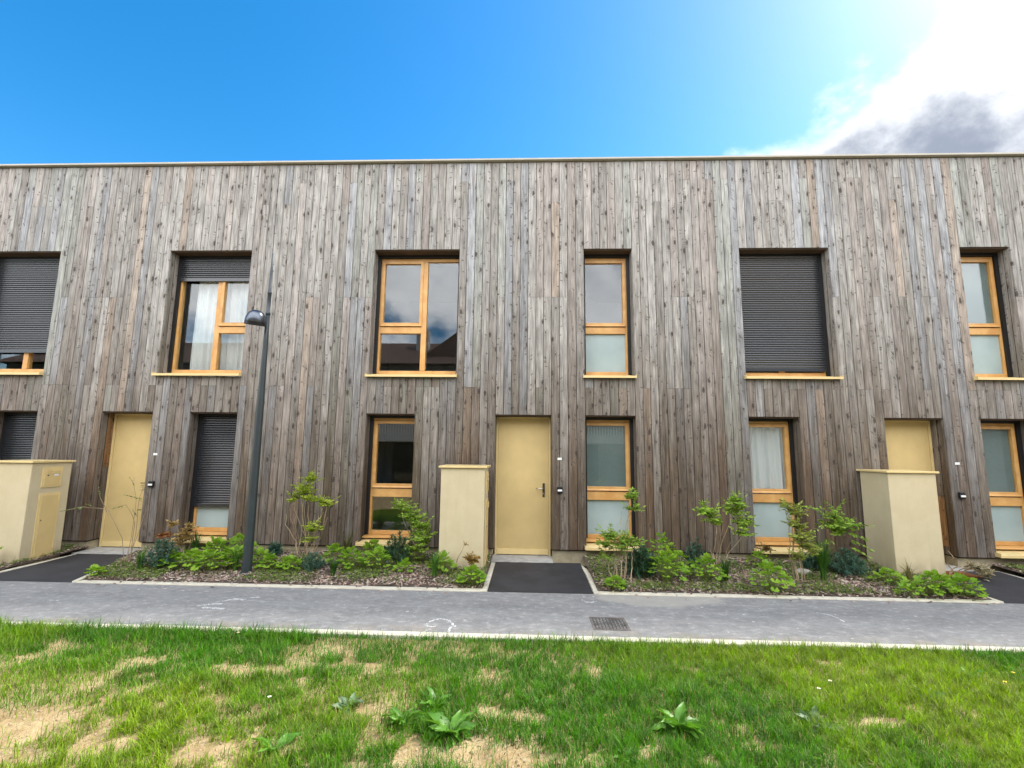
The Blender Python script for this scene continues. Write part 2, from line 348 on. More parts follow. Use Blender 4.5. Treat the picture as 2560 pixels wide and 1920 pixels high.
# ------------------------------------------------------------------ mesh helpers
def wloc(o):
    v = Vector((0, 0, 0))
    while o: v += o.location; o = o.parent
    return v
def link(name, me, mat, parent=None, shift=True):
    o = bpy.data.objects.new(name, me); COL.objects.link(o)
    if mat: me.materials.append(mat)
    if parent:
        o.parent = parent
        if shift: me.transform(Matrix.Translation(-wloc(parent)))
    return o
class MB:
    def __init__(s): s.v = []; s.f = []; s.t = []; s.tone = None
    def add(s, vs, fs):
        b = len(s.v); s.v += [tuple(v) for v in vs]; s.f += [tuple(i+b for i in f) for f in fs]
        if s.tone is not None: s.t += [s.tone]*len(vs)
        return s
    def box(s, x0, x1, y0, y1, z0, z1):
        return s.add([(x0, y0, z0), (x1, y0, z0), (x1, y1, z0), (x0, y1, z0), (x0, y0, z1), (x1, y0, z1), (x1, y1, z1), (x0, y1, z1)],
                     [(0, 3, 2, 1), (4, 5, 6, 7), (0, 1, 5, 4), (1, 2, 6, 5), (2, 3, 7, 6), (3, 0, 4, 7)])
    def prism(s, poly, axis, a, b):
        """poly = list of 2-D points, extruded along axis 'x','y' or 'z' from a to b"""
        P = {'x': lambda p, t: (t, p[0], p[1]), 'y': lambda p, t: (p[0], t, p[1]), 'z': lambda p, t: (p[0], p[1], t)}[axis]
        n = len(poly); vs = [P(p, a) for p in poly]+[P(p, b) for p in poly]
        fs = [tuple(range(n)), tuple(range(2*n-1, n-1, -1))]+[(i, i+n, (i+1) % n+n, (i+1) % n) for i in range(n)]
        return s.add(vs, fs)
    def tube(s, pts, rad, seg=6):
        pts = [Vector(p) for p in pts]; n = len(pts)
        if isinstance(rad, (int, float)): rad = [rad]*n
        vs = []; ref = Vector((.31, .9, .27))
        for i, p in enumerate(pts):
            d = (pts[min(i+1, n-1)]-pts[max(i-1, 0)]).normalized()
            a = d.cross(ref).normalized(); b = d.cross(a)
            vs += [p+(a*math.cos(2*math.pi*k/seg)+b*math.sin(2*math.pi*k/seg))*rad[i] for k in range(seg)]
        fs = [(i*seg+k, i*seg+(k+1) % seg, (i+1)*seg+(k+1) % seg, (i+1)*seg+k) for i in range(n-1) for k in range(seg)]
        fs += [tuple(range(seg-1, -1, -1)), tuple(range((n-1)*seg, n*seg))]
        return s.add(vs, fs)
    def lathe(s, prof, seg, mat4=None):
        vs = []
        for r, z in prof: vs += [Vector((r*math.cos(2*math.pi*k/seg), r*math.sin(2*math.pi*k/seg), z)) for k in range(seg)]
        if mat4: vs = [mat4 @ v for v in vs]
        n = len(prof)
        fs = [(i*seg+k, i*seg+(k+1) % seg, (i+1)*seg+(k+1) % seg, (i+1)*seg+k) for i in range(n-1) for k in range(seg)]
        fs += [tuple(range(seg-1, -1, -1)), tuple(range((n-1)*seg, n*seg))]
        return s.add(vs, fs)
    def build(s, name, mat, parent=None, smooth=False, bevel=0.):
        me = bpy.data.meshes.new(name); me.from_pydata(s.v, [], s.f); me.update()
        if s.t:
            a = me.color_attributes.new('tone', 'FLOAT_COLOR', 'POINT'); a.data.foreach_set('color', np.array(s.t, 'f').ravel())
        if smooth: me.polygons.foreach_set('use_smooth', [True]*len(me.polygons))
        o = link(name, me, mat, parent)
        if bevel:
            b = o.modifiers.new('bevel', 'BEVEL'); b.width = bevel; b.segments = 2; b.limit_method = 'ANGLE'
        return o
def big_mesh(name, V, F, mat, parent=None, tone=None, smooth=False):
    """V (n,3), F (m,k) arrays -> one object, fast"""
    V = np.asarray(V, 'f'); F = np.asarray(F, 'i'); me = bpy.data.meshes.new(name)
    if parent: V = V-np.array(wloc(parent), 'f')
    me.vertices.add(len(V)); me.vertices.foreach_set('co', V.ravel())
    k = F.shape[1]; me.loops.add(F.size); me.loops.foreach_set('vertex_index', F.ravel())
    me.polygons.add(len(F)); me.polygons.foreach_set('loop_start', np.arange(0, F.size, k, dtype='i')); me.polygons.foreach_set('loop_total', np.full(len(F), k, 'i'))
    if smooth: me.polygons.foreach_set('use_smooth', np.ones(len(F), bool))
    me.update(calc_edges=True)
    if tone is not None:
        a = me.color_attributes.new('tone', 'FLOAT_COLOR', 'POINT'); a.data.foreach_set('color', np.asarray(tone, 'f').ravel())
    return link(name, me, mat, parent, shift=False)
def empty(name, loc=(0, 0, 0), parent=None):
    o = bpy.data.objects.new(name, None); o.empty_display_size = .1; COL.objects.link(o); o.location = loc
    if parent: o.parent = parent
    return o
def tag(o, label=None, cat=None, group=None, kind=None):
    for k, v in (('label', label), ('category', cat), ('group', group), ('kind', kind)):
        if v: o[k] = v
    return o
def vnoise(x, y, sc, seed=0, octv=4):
    """numpy value-noise fbm in 0..1"""
    r = np.zeros_like(x, dtype=float); amp = 1.; tot = 0.
    for o in range(octv):
        X = x*sc*2**o+seed*13.7; Y = y*sc*2**o-seed*7.3
        xi = np.floor(X).astype(np.int64); yi = np.floor(Y).astype(np.int64); fx = X-xi; fy = Y-yi
        fx = fx*fx*(3-2*fx); fy = fy*fy*(3-2*fy)
        def h(a, b):
            k = (a*374761393+b*668265263+seed*1442695+o*974711) & 0x7fffffff
            k = ((k ^ (k >> 13))*1274126177) & 0x7fffffff
            return ((k ^ (k >> 16)) & 0xffff)/65535.
        r += amp*((h(xi, yi)*(1-fx)+h(xi+1, yi)*fx)*(1-fy)+(h(xi, yi+1)*(1-fx)+h(xi+1, yi+1)*fx)*fy)
        tot += amp; amp *= .5
    return r/tot
def instances(TV, TF, M, P, tone=None):
    """template (n,3) placed by (k,3,3) matrices and (k,3) positions"""
    TV = np.asarray(TV, float); TF = np.asarray(TF, int); k = len(P)
    V = np.einsum('kij,nj->kni', M, TV)+P[:, None, :]
    F = TF[None]+(np.arange(k)*len(TV))[:, None, None]
    T = None if tone is None else np.repeat(tone, len(TV), 0)
    return V.reshape(-1, 3), F.reshape(-1, TF.shape[1]), T
def frames(D, roll=None, rng=RNG):
    """rotation matrices whose local +Y follows D, local +Z as far up as possible, spun by roll"""
    D = np.asarray(D, float); D = D/np.linalg.norm(D, axis=1, keepdims=True)
    up = np.tile([0., 0, 1], (len(D), 1)); bad = np.abs(D[:, 2]) > .98; up[bad] = [0, 1., .1]
    X = np.cross(D, up); X /= np.linalg.norm(X, axis=1, keepdims=True); Z = np.cross(X, D)
    if roll is not None:
        c = np.cos(roll)[:, None]; s = np.sin(roll)[:, None]; X, Z = X*c+Z*s, Z*c-X*s
    return np.stack([X, D, Z], 2)

# ------------------------------------------------------------------ ground
WY = 7.70                                    # front face of the cladding
def sheet(name, x0, x1, y0, y1, z, mat, kind='structure'):
    o = MB().add([(x0, y0, z), (x1, y0, z), (x1, y1, z), (x0, y1, z)], [(0, 1, 2, 3)]).build(name, mat); o['kind'] = kind; return o
sheet('ground', -300, 300, -300, 300, -.06, TURF)
sheet('path', -40, 40, 4.68, 6.05, 0.0, PATH)
def lawn_z(x, y):
    e = np.clip((4.6-y)/.5, 0, 1)
    return -.012+e*((vnoise(x, y, 1.1, 3, 4)-.5)*.07+(vnoise(x, y, 9, 5, 3)-.5)*.030)+.0*x
def make_lawn():
    xs = np.arange(-9, 9.001, .045); ys = np.concatenate([np.arange(-3, 1.6, .3), np.arange(1.6, 4.61, .045)])
    X, Y = np.meshgrid(xs, ys); Z = lawn_z(X, Y); n = len(xs)
    V = np.stack([X, Y, Z], 2).reshape(-1, 3)
    i = (np.arange(len(ys)-1)[:, None]*n+np.arange(n-1)[None]).ravel()
    o = big_mesh('lawn', V, np.stack([i, i+1, i+n+1, i+n], 1), SOIL, smooth=True); o['kind'] = 'structure'
make_lawn()
DRIVES = [(-7.00, -5.68, -6.16), (-.50, .77, .77), (5.50, 6.80, 6.80)]   # left, front right, back right
def bed_z(x, y): return .018+.062*np.clip((y-6.15)/1.4, 0, 1)+(vnoise(x, y, 3, 9, 3)-.5)*.03
def make_beds():
    for (x0, x1, y1) in ((-12, -7.06, WY+.08), (-6.10, -.56, WY+.08), (.83, 5.44, WY+.08), (6.86, 12, WY+.08)):
        xs = np.linspace(x0, x1, int((x1-x0)/.08)+2); ys = np.linspace(6.13, y1, 22)
        X, Y = np.meshgrid(xs, ys)
        if x0 == -6.10:                       # the bed follows the splayed kerb of the first entrance
            lim = -5.62-.50*np.clip((Y-6.13)/1.4, 0, 1); X = np.maximum(X, lim)
        Z = bed_z(X, Y); n = len(xs)
        i = (np.arange(21)[:, None]*n+np.arange(n-1)[None]).ravel()
        o = big_mesh('planting_bed', np.stack([X, Y, Z], 2).reshape(-1, 3), np.stack([i, i+1, i+n+1, i+n], 1), BED, smooth=True); o['kind'] = 'structure'
make_beds()
def make_drives():
    for (a, b, c) in DRIVES:
        m = MB(); n = 8; vs = []
        for k in range(n+1):
            t = k/n; y = 6.05+t*(7.52-6.05); z = .003+.024*t**2
            vs += [(a, y, z), (b+(c-b)*t, y, z)]
        m.add(vs, [(2*k, 2*k+1, 2*k+3, 2*k+2) for k in range(n)])
        o = m.build('entrance_path', BLACKTOP); o['kind'] = 'structure'
make_drives()
def make_kerbs():
    def run(pts, w, root, z=.014, ln=1.0):
        # stones along a polyline, each a separate piece with a thin joint
        for (xa, ya), (xb, yb) in zip(pts[:-1], pts[1:]):
            L = math.hypot(xb-xa, yb-ya); n = max(1, round(L/ln)); ux, uy = (xb-xa)/L, (yb-ya)/L; px, py = -uy*w/2, ux*w/2
            for i in range(n):
                s0 = i*L/n+.003; s1 = (i+1)*L/n-.003; j = random.uniform(-.002, .002)
                q = [(xa+ux*s0-px, ya+uy*s0-py), (xa+ux*s1-px, ya+uy*s1-py), (xa+ux*s1+px, ya+uy*s1+py), (xa+ux*s0+px, ya+uy*s0+py)]
                MB().prism(q, 'z', -.14, z+j).build('kerb_stone', KERB, root, bevel=.006)
    k = tag(empty('kerb', (0, 4.65, 0)), kind='structure'); run([(-11, 4.645), (11, 4.645)], .10, k)
    k = tag(empty('kerb', (0, 6.09, 0)), kind='structure')
    for a, b in ((-11, -7.06), (-5.62, -.56), (.83, 5.44), (6.86, 11)): run([(a, 6.085), (b, 6.085)], .095, k)
    for pts in ([(-7.035, 6.05), (-7.035, 7.62)], [(-5.645, 6.05), (-6.12, 7.50)], [(-.535, 6.05), (-.535, 7.5)],
                [(.81, 6.05), (.815, 6.9), (.80, 7.2), (.74, 7.48)], [(5.465, 6.05), (5.465, 6.9)], [(6.835, 6.05), (6.835, 7.6)]):
        k = tag(empty('kerb', (*pts[0], 0)), kind='structure'); run(pts, .065, k, .018, .8)
make_kerbs()

# ------------------------------------------------------------------ the timber-clad terrace
HOUSE = tag(empty('timber_clad_terrace', (0, WY, 0)), 'long two-storey terrace clad in weathered grey-brown vertical timber boards', 'building')
UT, UB, LT, LB, TOP, CB = 5.053, 2.853, 2.257, .18, 6.622, .18
WX0, WX1 = -11.6, 11.4
OPEN = [  # x0, x1, z0, z1, kind
    (-9.66, -8.21, UB, UT, 'W0'), (-6.23, -4.80, UB, UT, 'W1'), (-2.657, -1.205, UB, UT, 'W3'), (.886, 1.684, UB, UT, 'W4'),
    (3.446, 4.895, UB, UT, 'W5'), (6.979, 7.76, UB, UT, 'W6'),
    (-9.01, -8.21, LB, LT, 'L0'), (-5.591, -4.80, LB, LT, 'L1'), (-2.657, -1.864, LB, LT, 'L3'), (.886, 1.684, LB, LT, 'L4'),
    (3.446, 4.234, LB, LT, 'L5'), (6.979, 7.76, LB, LT, 'L6'),
    (-7.096, -6.23, -1, LT, 'D1'), (-.554, .345, -1, LT, 'D2'), (5.531, 6.419, -1, LT, 'D3')]
def tone_for(z, brown=0.):
    """per-board tint: mostly neutral, some pinkish, some cool grey, a few fresh orange boards; the fourth value seeds its grain"""
    r = random.random(); k = random.uniform(.89, 1.08)*(1-.35*brown)
    if r < .015: c = (1.12, .98, .86)
    elif r < .20: c = (1.05, .985, .95)
    elif r < .36: c = (.955, .99, 1.05)
    elif r < .46: c = (.98, 1.02, .98)
    else: c = (1.02, 1.0, .97)
    c = [c[i]*(1-brown)+(1.08, .97, .86)[i]*brown for i in range(3)]
    return (c[0]*k, c[1]*k, c[2]*k, random.random())
def plank_geo(mb, x0, x1, z0, z1, y=WY, th=.021):
    g = .0035; ch = .0035; a, b = x0+g, x1-g; dy = random.uniform(-.002, .002); f = y+dy; k = y+th
    mb.prism([(a, k), (a, f+ch), (a+ch, f), (b-ch, f), (b, f+ch), (b, k)], 'z', z0+.0015, z1-.0015)
def make_planks():
    edges = sorted({WX0, WX1} | {o[0] for o in OPEN} | {o[1] for o in OPEN})
    cols = []
    for a, b in zip(edges[:-1], edges[1:]):
        n = max(1, round((b-a)/.125)); ws = [1+random.uniform(-.05, .05) for _ in range(n)]; t = sum(ws); x = a
        for w in ws: cols.append((x, x+(b-a)*w/t)); x += (b-a)*w/t
    pieces = []
    for (a, b) in cols:
        mid = (a+b)/2; iv = [(CB, TOP)]
        for o in OPEN:
            if o[0] < mid < o[1]:
                new = []
                for (p, q) in iv:
                    if o[2] > p+.02: new.append((p, min(q, o[2])))
                    if o[3] < q-.02: new.append((max(p, o[3]), q))
                iv = [(p, q) for p, q in new if q-p > .02 and not (p < o[3]-.01 and q > o[2]+.01)]
        js = [j for j, pr in ((2.70, .26), (4.214, .34), (5.884, .20), (6.28, .06)) if random.random() < pr]
        for (p, q) in iv:
            cut = [p]+[j for j in js if p+.12 < j < q-.12]+[q]
            for c0, c1 in zip(cut[:-1], cut[1:]): pieces.append((a, b, c0, c1))
    def shown(p):
        a, b, c, d = p; return (d-c)*(b-a) if -8.75 < a and b < 8.4 else (d-c)*(b-a)*.01
    pieces.sort(key=shown, reverse=True)
    rest = MB()
    for i, (a, b, c, d) in enumerate(pieces):
        under = .16 if (c < 2.3 and d < 2.9 and d-c < .7) else 0.
        tn = tone_for((c+d)/2, under)
        if i < 300:
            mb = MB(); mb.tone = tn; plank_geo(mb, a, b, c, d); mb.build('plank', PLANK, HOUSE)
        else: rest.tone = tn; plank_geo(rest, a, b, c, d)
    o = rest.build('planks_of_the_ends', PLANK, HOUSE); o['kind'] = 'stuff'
make_planks()
def make_shell():
    m = MB(); edges = sorted({WX0+.02, WX1-.02} | {o[0] for o in OPEN} | {o[1] for o in OPEN})
    for a, b in zip(edges[:-1], edges[1:]):
        mid = (a+b)/2; iv = [(.165, 6.55)]
        for o in OPEN:
            if o[0] < mid < o[1]: iv = [s for (p, q) in iv for s in ((p, min(q, o[2]-.0)), (max(p, o[3]), q)) if s[1]-s[0] > .02]
        for p, q in iv: m.box(a, b, WY+.03, 8.09, p, q)
    m.build('wall', MEMB, HOUSE)
    # plinth below the cladding, open at the doors
    m = MB(); xs = [WX0+.03]+[v for o in OPEN if o[4][0] == 'D' for v in (o[0]-.02, o[1]+.02)]+[WX1-.03]
    for a, b in zip(xs[::2], xs[1::2]): m.box(a, b, WY+.055, 8.085, -.3, .163)
    m.build('plinth', PLINTH, HOUSE)
    m = MB().box(WX0-.02, WX1+.02, WY-.062, WY+.45, 6.640, 6.668); m.build('coping', COPING, HOUSE)
    m = MB().box(WX0+.1, WX1-.1, WY+.3, 16.0, 6.48, 6.58); m.build('roof', MEMB, HOUSE)
    m = MB().box(WX0+.01, WX0+.25, 8.10, 16, -.3, 6.47).box(WX1-.25, WX1-.01, 8.10, 16, -.3, 6.47).box(WX0+.26, WX1-.26, 15.75, 16, -.3, 6.47)
    m.build('end_wall', OPPW, HOUSE)
    m = MB(); m.box(WX0+.3, WX1-.3, 8.095, 12.4, -.08, 0.02); m.box(WX0+.3, WX1-.3, 8.095, 12.4, 2.52, 2.78); m.box(WX0+.3, WX1-.3, 8.095, 12.4, 5.6, 5.75)
    m.box(WX0+.3, WX1-.3, 12.4, 12.5, -.1, 5.8)
    for x in (-7.65, -3.85, -.95, .62, 2.6, 5.25, 6.6): m.box(x, x+.1, 8.097, 12.39, .022, 5.59)
    m.build('interior_partition', ROOM, HOUSE)
    m = MB().box(-2.3, -1.75, 9.6, 9.66, 2.44, 2.48); m.build('indoor_glow_tube', TUBE, HOUSE)
    m = MB().box(3.5, 4.2, 9.2, 9.3, 2.44, 2.48); m.build('indoor_glow_tube', mat_emit('curtain_glow_tube', (1, .97, .9), 12.), HOUSE)  # added tube, so that the curtain in front of it glows from behind
make_shell()
def reveal_board(x_face, side, y0, y1, z0, z1, orange=False):
    mb = MB(); mb.tone = tone_for((z0+z1)/2, .45)
    if orange: mb.tone = (1.75, 1.12, .62, random.random())
    g = .003; ch = .003; f = x_face+side*random.uniform(.0, .002); k = x_face-side*.018
    pl = [(k, y0+g), (f-side*ch, y0+g), (f, y0+g+ch), (f, y1-g-ch), (f-side*ch, y1-g), (k, y1-g)]
    if side > 0: pl = pl[::-1]
    mb.prism(pl, 'z', z0, z1); mb.build('reveal_board', PLANK, HOUSE)
def make_window(x0, x1, z0, z1, kind, bays, lower='clear', blind=False, shutter=None, slats=True):
    up = kind[0] == 'W'
    gb, t0, t1, ft = (3.005, 3.650, 3.772, 4.985) if up else (.380, .915, 1.060, 2.200)
    depth = 7.95
    for xf, sd in ((x0, 1), (x1, -1)):
        reveal_board(xf, sd, WY+.022, WY+.118, z0+.02, z1); reveal_board(xf, sd, WY+.118, WY+.232, z0+.02, z1)
    m = MB(); m.tone = tone_for(.5, .5); m.box(x0+.003, x1-.003, WY+.024, 8.06, z1-.018, z1-.002); m.build('soffit_board', SOFF, HOUSE)
    m = MB().box(x0+.004, x1-.004, 7.90, 8.05, ft+.002, z1-.020); m.build('shutter_box', BLACK, HOUSE)
    # the window: outer frame, then its sub-parts
    fw = .046; m = MB(); ox0, ox1 = x0, x1; sh = .04 if x0 < -.1 else -.04; x0, x1 = x0+sh, x1+sh
    m.box(x0+.002, x0+fw, depth, 8.04, gb-.06, ft).box(x1-fw, x1-.002, depth, 8.04, gb-.06, ft)
    m.box(x0+fw, x1-fw, depth+.002, 8.04, ft-.055, ft).box(x0+fw, x1-fw, depth+.002, 8.04, gb-.06, gb-.002)
    xs = [x0+fw]
    for w, _ in bays[:-1]: xs += [x0+w-.045, x0+w+.045]; m.box(x0+w-.045, x0+w+.045, depth-.001, 8.038, gb, ft-.056)
    xs.append(x1-fw)
    win = m.build('window', FRAME, HOUSE, bevel=.004)
    for i, (_, ty) in enumerate(bays):
        a, b = xs[2*i], xs[2*i+1]
        if ty == 'fixed':
            MB().box(a, b, 7.985, 7.993, gb, ft-.055).build('pane', GLASS, win)
            continue
        MB().box(a-.002, b+.002, depth-.008, 8.03, t0, t1-.012).build('transom', FRAME, win, bevel=.004)
        MB().box(a, b, 7.985, 7.993, gb, t0-.001).build('pane', FROST if lower == 'frosted' else GLASS, win)
        s = MB(); c0, c1, e0, e1 = a-.012, b+.012, t1, ft-.042; sw = .050; sy = depth-.014
        s.box(c0, c0+sw, sy, 8.02, e0, e1).box(c1-sw, c1, sy, 8.02, e0, e1).box(c0+sw, c1-sw, sy+.002, 8.02, e0, e0+.066).box(c0+sw, c1-sw, sy+.002, 8.02, e1-sw, e1)
        s.prism([(sy-.016, e0+.004), (sy+.001, e0+.004), (sy+.001, e0+.034), (sy-.010, e0+.020)], 'x', c0+.01, c1-.01)
        s.build('sash', FRAME, win, bevel=.003)
        MB().box(c0+sw, c1-sw, 7.972, 7.980, e0+.066, e1-sw).build('pane', GLASS, win)
        if blind: MB().box(c0+sw+.001, c1-sw-.001, 7.992, 7.998, e0+.067, e1-sw-.001).build('blind', BLIND, win)
    x0, x1 = ox0, ox1
    # timber cill and the folded metal sill under it
    zs = gb-.062
    MB().prism([(7.86, zs-.03), (8.03, zs-.03), (8.03, zs+.001), (7.949, zs+.001), (7.862, zs-.012)] if up else
               [(7.82, .285), (8.03, .285), (8.03, .317), (7.949, .317), (7.822, .304)], 'x', x0+.002, x1-.002).build('timber_cill', FRAME if not up else TAN, win)
    if up: pr = [(7.62, 2.853), (7.632, 2.853), (7.632, 2.876), (8.0, 2.905), (8.0, 2.915), (7.62, 2.889)]
    else: pr = [(7.605, .198), (7.617, .198), (7.617, .220), (8.0, .262), (8.0, .274), (7.605, .232)]
    MB().prism(pr, 'x', x0-.03, x1+.012).build('sill', TAN, win)
    for e in (x0-.032, x1+.012): MB().box(e, e+.004, 7.606 if not up else 7.621, 7.70, pr[0][1]+.002, pr[0][1]+.062).build('sill_end_cap', TAN, win)
    for c0, c1 in ((x0+.003, x0+.042+max(0, sh)*.3), (x1-.042+min(0, sh)*.3, x1-.003)): MB().box(c0, c1, 7.905, 7.948, gb-.05, ft+.004).build('guide_rail', BLACK, win)
    if shutter is not None:
        pitch = .0385; y = 7.915
        bar = MB().prism([(y-.006, shutter), (y+.012, shutter), (y+.012, shutter+.062), (y-.003, shutter+.062), (y-.006, shutter+.056)], 'x', x0+.030, x1-.030).build('shutter', SHUT, HOUSE)
        z = shutter+.062; me = None
        while z < ft+.03:
            pr = [(y+.010, 0), (y-.001, .002), (y-.0065, .011), (y-.0075, .019), (y-.0065, .027), (y-.001, .0355), (y+.010, pitch)]
            if me is None:
                o = MB().prism(pr, 'x', x0+.030, x1-.030).build('slat', SHUT, bar); me = o.data; o.location.z = z
            else:
                o = bpy.data.objects.new('slat', me); COL.objects.link(o); o.parent = bar; o.location.z = z
            z += pitch
    return win
for (x0, x1, z0, z1, k) in OPEN:
    if k == 'W3': make_window(x0, x1, z0, z1, k, [(.79, 'split'), (0, 'fixed')])
    elif k == 'W1': make_window(x0, x1, z0, z1, k, [(.735, 'fixed'), (0, 'split')], shutter=4.577)
    elif k == 'W0': make_window(x0, x1, z0, z1, k, [(.79, 'fixed'), (0, 'split')], shutter=3.285)
    elif k == 'W5': make_window(x0, x1, z0, z1, k, [(.735, 'fixed'), (0, 'split')], shutter=3.018)
    elif k == 'W4': make_window(x0, x1, z0, z1, k, [(0, 'split')], 'frosted')
    elif k == 'W6': make_window(x0, x1, z0, z1, k, [(0, 'split')], 'frosted', True)
    elif k == 'L1': make_window(x0, x1, z0, z1, k, [(0, 'split')], 'frosted', shutter=.712)
    elif k == 'L0': make_window(x0, x1, z0, z1, k, [(0, 'split')], 'frosted', shutter=.40)
    elif k == 'L3': make_window(x0, x1, z0, z1, k, [(0, 'split')])
    elif k in ('L4', 'L6'): make_window(x0, x1, z0, z1, k, [(0, 'split')], 'frosted', True)
    elif k == 'L5': make_window(x0, x1, z0, z1, k, [(0, 'split')], 'frosted')
    else:
        for xf, sd in ((x0, 1), (x1, -1)):
            reveal_board(xf, sd, WY+.022, WY+.135, CB, z1)
            org = (k == 'D1' and sd > 0) or (k == 'D3' and sd < 0)
            if org: reveal_board(xf, sd, WY+.135, WY+.285, CB, 1.35 if k == 'D1' else .30); reveal_board(xf, sd, WY+.135, WY+.285, 1.35 if k == 'D1' else .30, z1 if k == 'D1' else 1.05, True)
            else: reveal_board(xf, sd, WY+.135, WY+.285, CB, z1)
            if k == 'D3' and sd < 0: reveal_board(xf, sd, WY+.135, WY+.285, 1.05, z1)
        m = MB().box(x0+.003, x1-.003, WY+.024, 8.06, z1-.018, z1-.002).build('soffit_board', SOFF, HOUSE)
        fr = MB().box(x0+.002, x0+.035, 7.955, 8.06, .036, z1-.02).box(x1-.035, x1-.002, 7.955, 8.06, .036, z1-.02).box(x0+.035, x1-.035, 7.957, 8.06, z1-.05, z1-.02).build('door_frame', TAN, HOUSE, bevel=.003)
        d = MB().box(x0+.037, x1-.037, 7.975, 8.03, .045, z1-.052).build('door', DOOR, HOUSE, bevel=.004)
        MB().prism([(7.948, .050), (7.974, .050), (7.974, .130), (7.960, .126)], 'x', x0+.040, x1-.040).build('kick_rail', TAN, d)
        hx = x1-.115
        MB().box(hx-.018, hx+.018, 7.964, 7.974, .945, 1.165).build('handle_plate', GUN, d, bevel=.004)
        MB().tube([(hx, 7.970, 1.083), (hx, 7.925, 1.083), (hx-.012, 7.918, 1.083), (hx-.125, 7.918, 1.083)], .009, 10).build('handle', CHROME, d, smooth=True)
        MB().lathe([(.007, 0), (.011, 0), (.011, .008), (.004, .009)], 14, Matrix.Translation((hx, 7.964, 1.0)) @ Matrix.Rotation(R(90), 4, 'X')).build('lock_cylinder', CHROME, d)
        MB().box(x0-.018, x1+.018, 7.50, 8.08, -.3, .036).build('threshold', CONC, HOUSE, bevel=.005)
        # number plate and bell beside the door
        px = x1+.13
        MB().box(px-.034, px+.034, WY-.007, WY-.003, 1.546, 1.582).build('number_plate', WHITE, HOUSE)
        b = MB().box(px-.043, px+.043, WY-.040, WY-.003, 1.036, 1.136).build('doorbell', BLKP, HOUSE, bevel=.008)
        MB().box(px-.036, px+.036, WY-.052, WY-.041, 1.062, 1.092).build('bell_button', WHITE, b, bevel=.006)
def make_curtain(xa, xb, z0, z1, y, label, seed):
    n = 90; random.seed(seed); ph = [random.uniform(0, 6) for _ in range(4)]; vs = []
    for j in range(7):
        t = j/6
        for i in range(n+1):
            x = xa+(xb-xa)*i/n; w = .018*math.sin(x*42+ph[0]+.3*math.sin(3*t))+.012*math.sin(x*71+ph[1]+t)+.01*math.sin(x*17+ph[2])
            gather = .0 if t > .3 else 0.
            vs.append((x+.02*math.sin(t*3+ph[3])*(1-t), y+w, z0+(z1-z0)*t))
    m = MB().add(vs, [(j*(n+1)+i, j*(n+1)+i+1, (j+1)*(n+1)+i+1, (j+1)*(n+1)+i) for j in range(6) for i in range(n)])
    tag(m.build('curtain', SHEER, smooth=True), label, 'curtain', 'sheer white curtains')
make_curtain(-5.98, -5.50, 2.80, 4.9, 8.10, 'sheer white curtain behind the tall fixed pane of the half-shuttered upper window', 3)
make_curtain(-5.46, -4.72, 2.80, 4.9, 8.12, 'sheer white curtain on the lamp side of the half-shuttered upper window', 4)
make_curtain(3.47, 4.16, .06, 2.15, 8.07, 'long sheer white curtain in the ground-floor window beneath the closed upper shutter', 5)

# ------------------------------------------------------------------ rendered pillars at the entrances
def make_pillar(x0, x1, y0, y1, label, face):
    p = tag(empty('rendered_pillar', ((x0+x1)/2, (y0+y1)/2, 0)), label, 'pillar', 'rendered pillars beside the doors')
    MB().box(x0, x1, y0, y1, -.25, 1.433).build('body', RENDER, p, bevel=.008)
    c = MB().box(x0-.032, x1+.032, y0-.032, y1+.032, 1.434, 1.462).build('cap', TAN, p, bevel=.004)
    # post box and meter door on the face towards the entrance path
    xf = x1; s = 1
    b = MB().box(xf-.05, xf+.014, y0+.16, y0+.46, 1.07, 1.37).build('post_box', TAN, p, bevel=.003)
    MB().box(xf+.0145, xf+.019, y0+.195, y0+.43, 1.095, 1.285).build('front_flap', DOOR, b, bevel=.002)
    MB().box(xf+.0145, xf+.020, y0+.20, y0+.425, 1.300, 1.340).build('letter_slot', TAN, b, bevel=.002)
    MB().box(xf+.0195, xf+.026, y0+.215, y0+.42, 1.268, 1.278).build('flap_lip', TAN, b)
    MB().box(xf+.0195, xf+.023, y0+.325, y0+.395, 1.236, 1.262).build('name_plate', WHITE, b)
    MB().lathe([(.009, 0), (.009, .008), (.004, .009)], 12, Matrix.Translation((xf+.019, y0+.235, 1.245)) @ Matrix.Rotation(R(90), 4, 'Y')).build('lock', GUN, b)
    MB().box(xf+.0005, xf+.012, y0+.155, y0+.475, .035, .985).build('meter_door_frame', TAN, p, bevel=.002)
    d = MB().box(xf+.0125, xf+.020, y0+.19, y0+.44, .06, .95).build('meter_door', DOOR, p, bevel=.002)
    for z in (.16, .84): MB().box(xf+.0125, xf+.028, y0+.441, y0+.458, z, z+.085).build('hinge', TAN, d)
    MB().lathe([(.009, 0), (.009, .006), (.004, .007)], 12, Matrix.Translation((xf+.020, y0+.215, .60)) @ Matrix.Rotation(R(90), 4, 'Y')).build('lock', GUN, d)
make_pillar(-7.79, -7.155, 6.75, 7.36, 'sand-rendered pillar with post box and meter door, cut by the left edge of the picture', 1)
make_pillar(-1.258, -.632, 6.90, 7.48, 'slim sand-rendered pillar with tan cap left of the middle door', 1)
make_pillar(5.055, 5.71, 7.08, 7.66, 'sand-rendered pillar with tan cap standing before the rightmost door', 1)

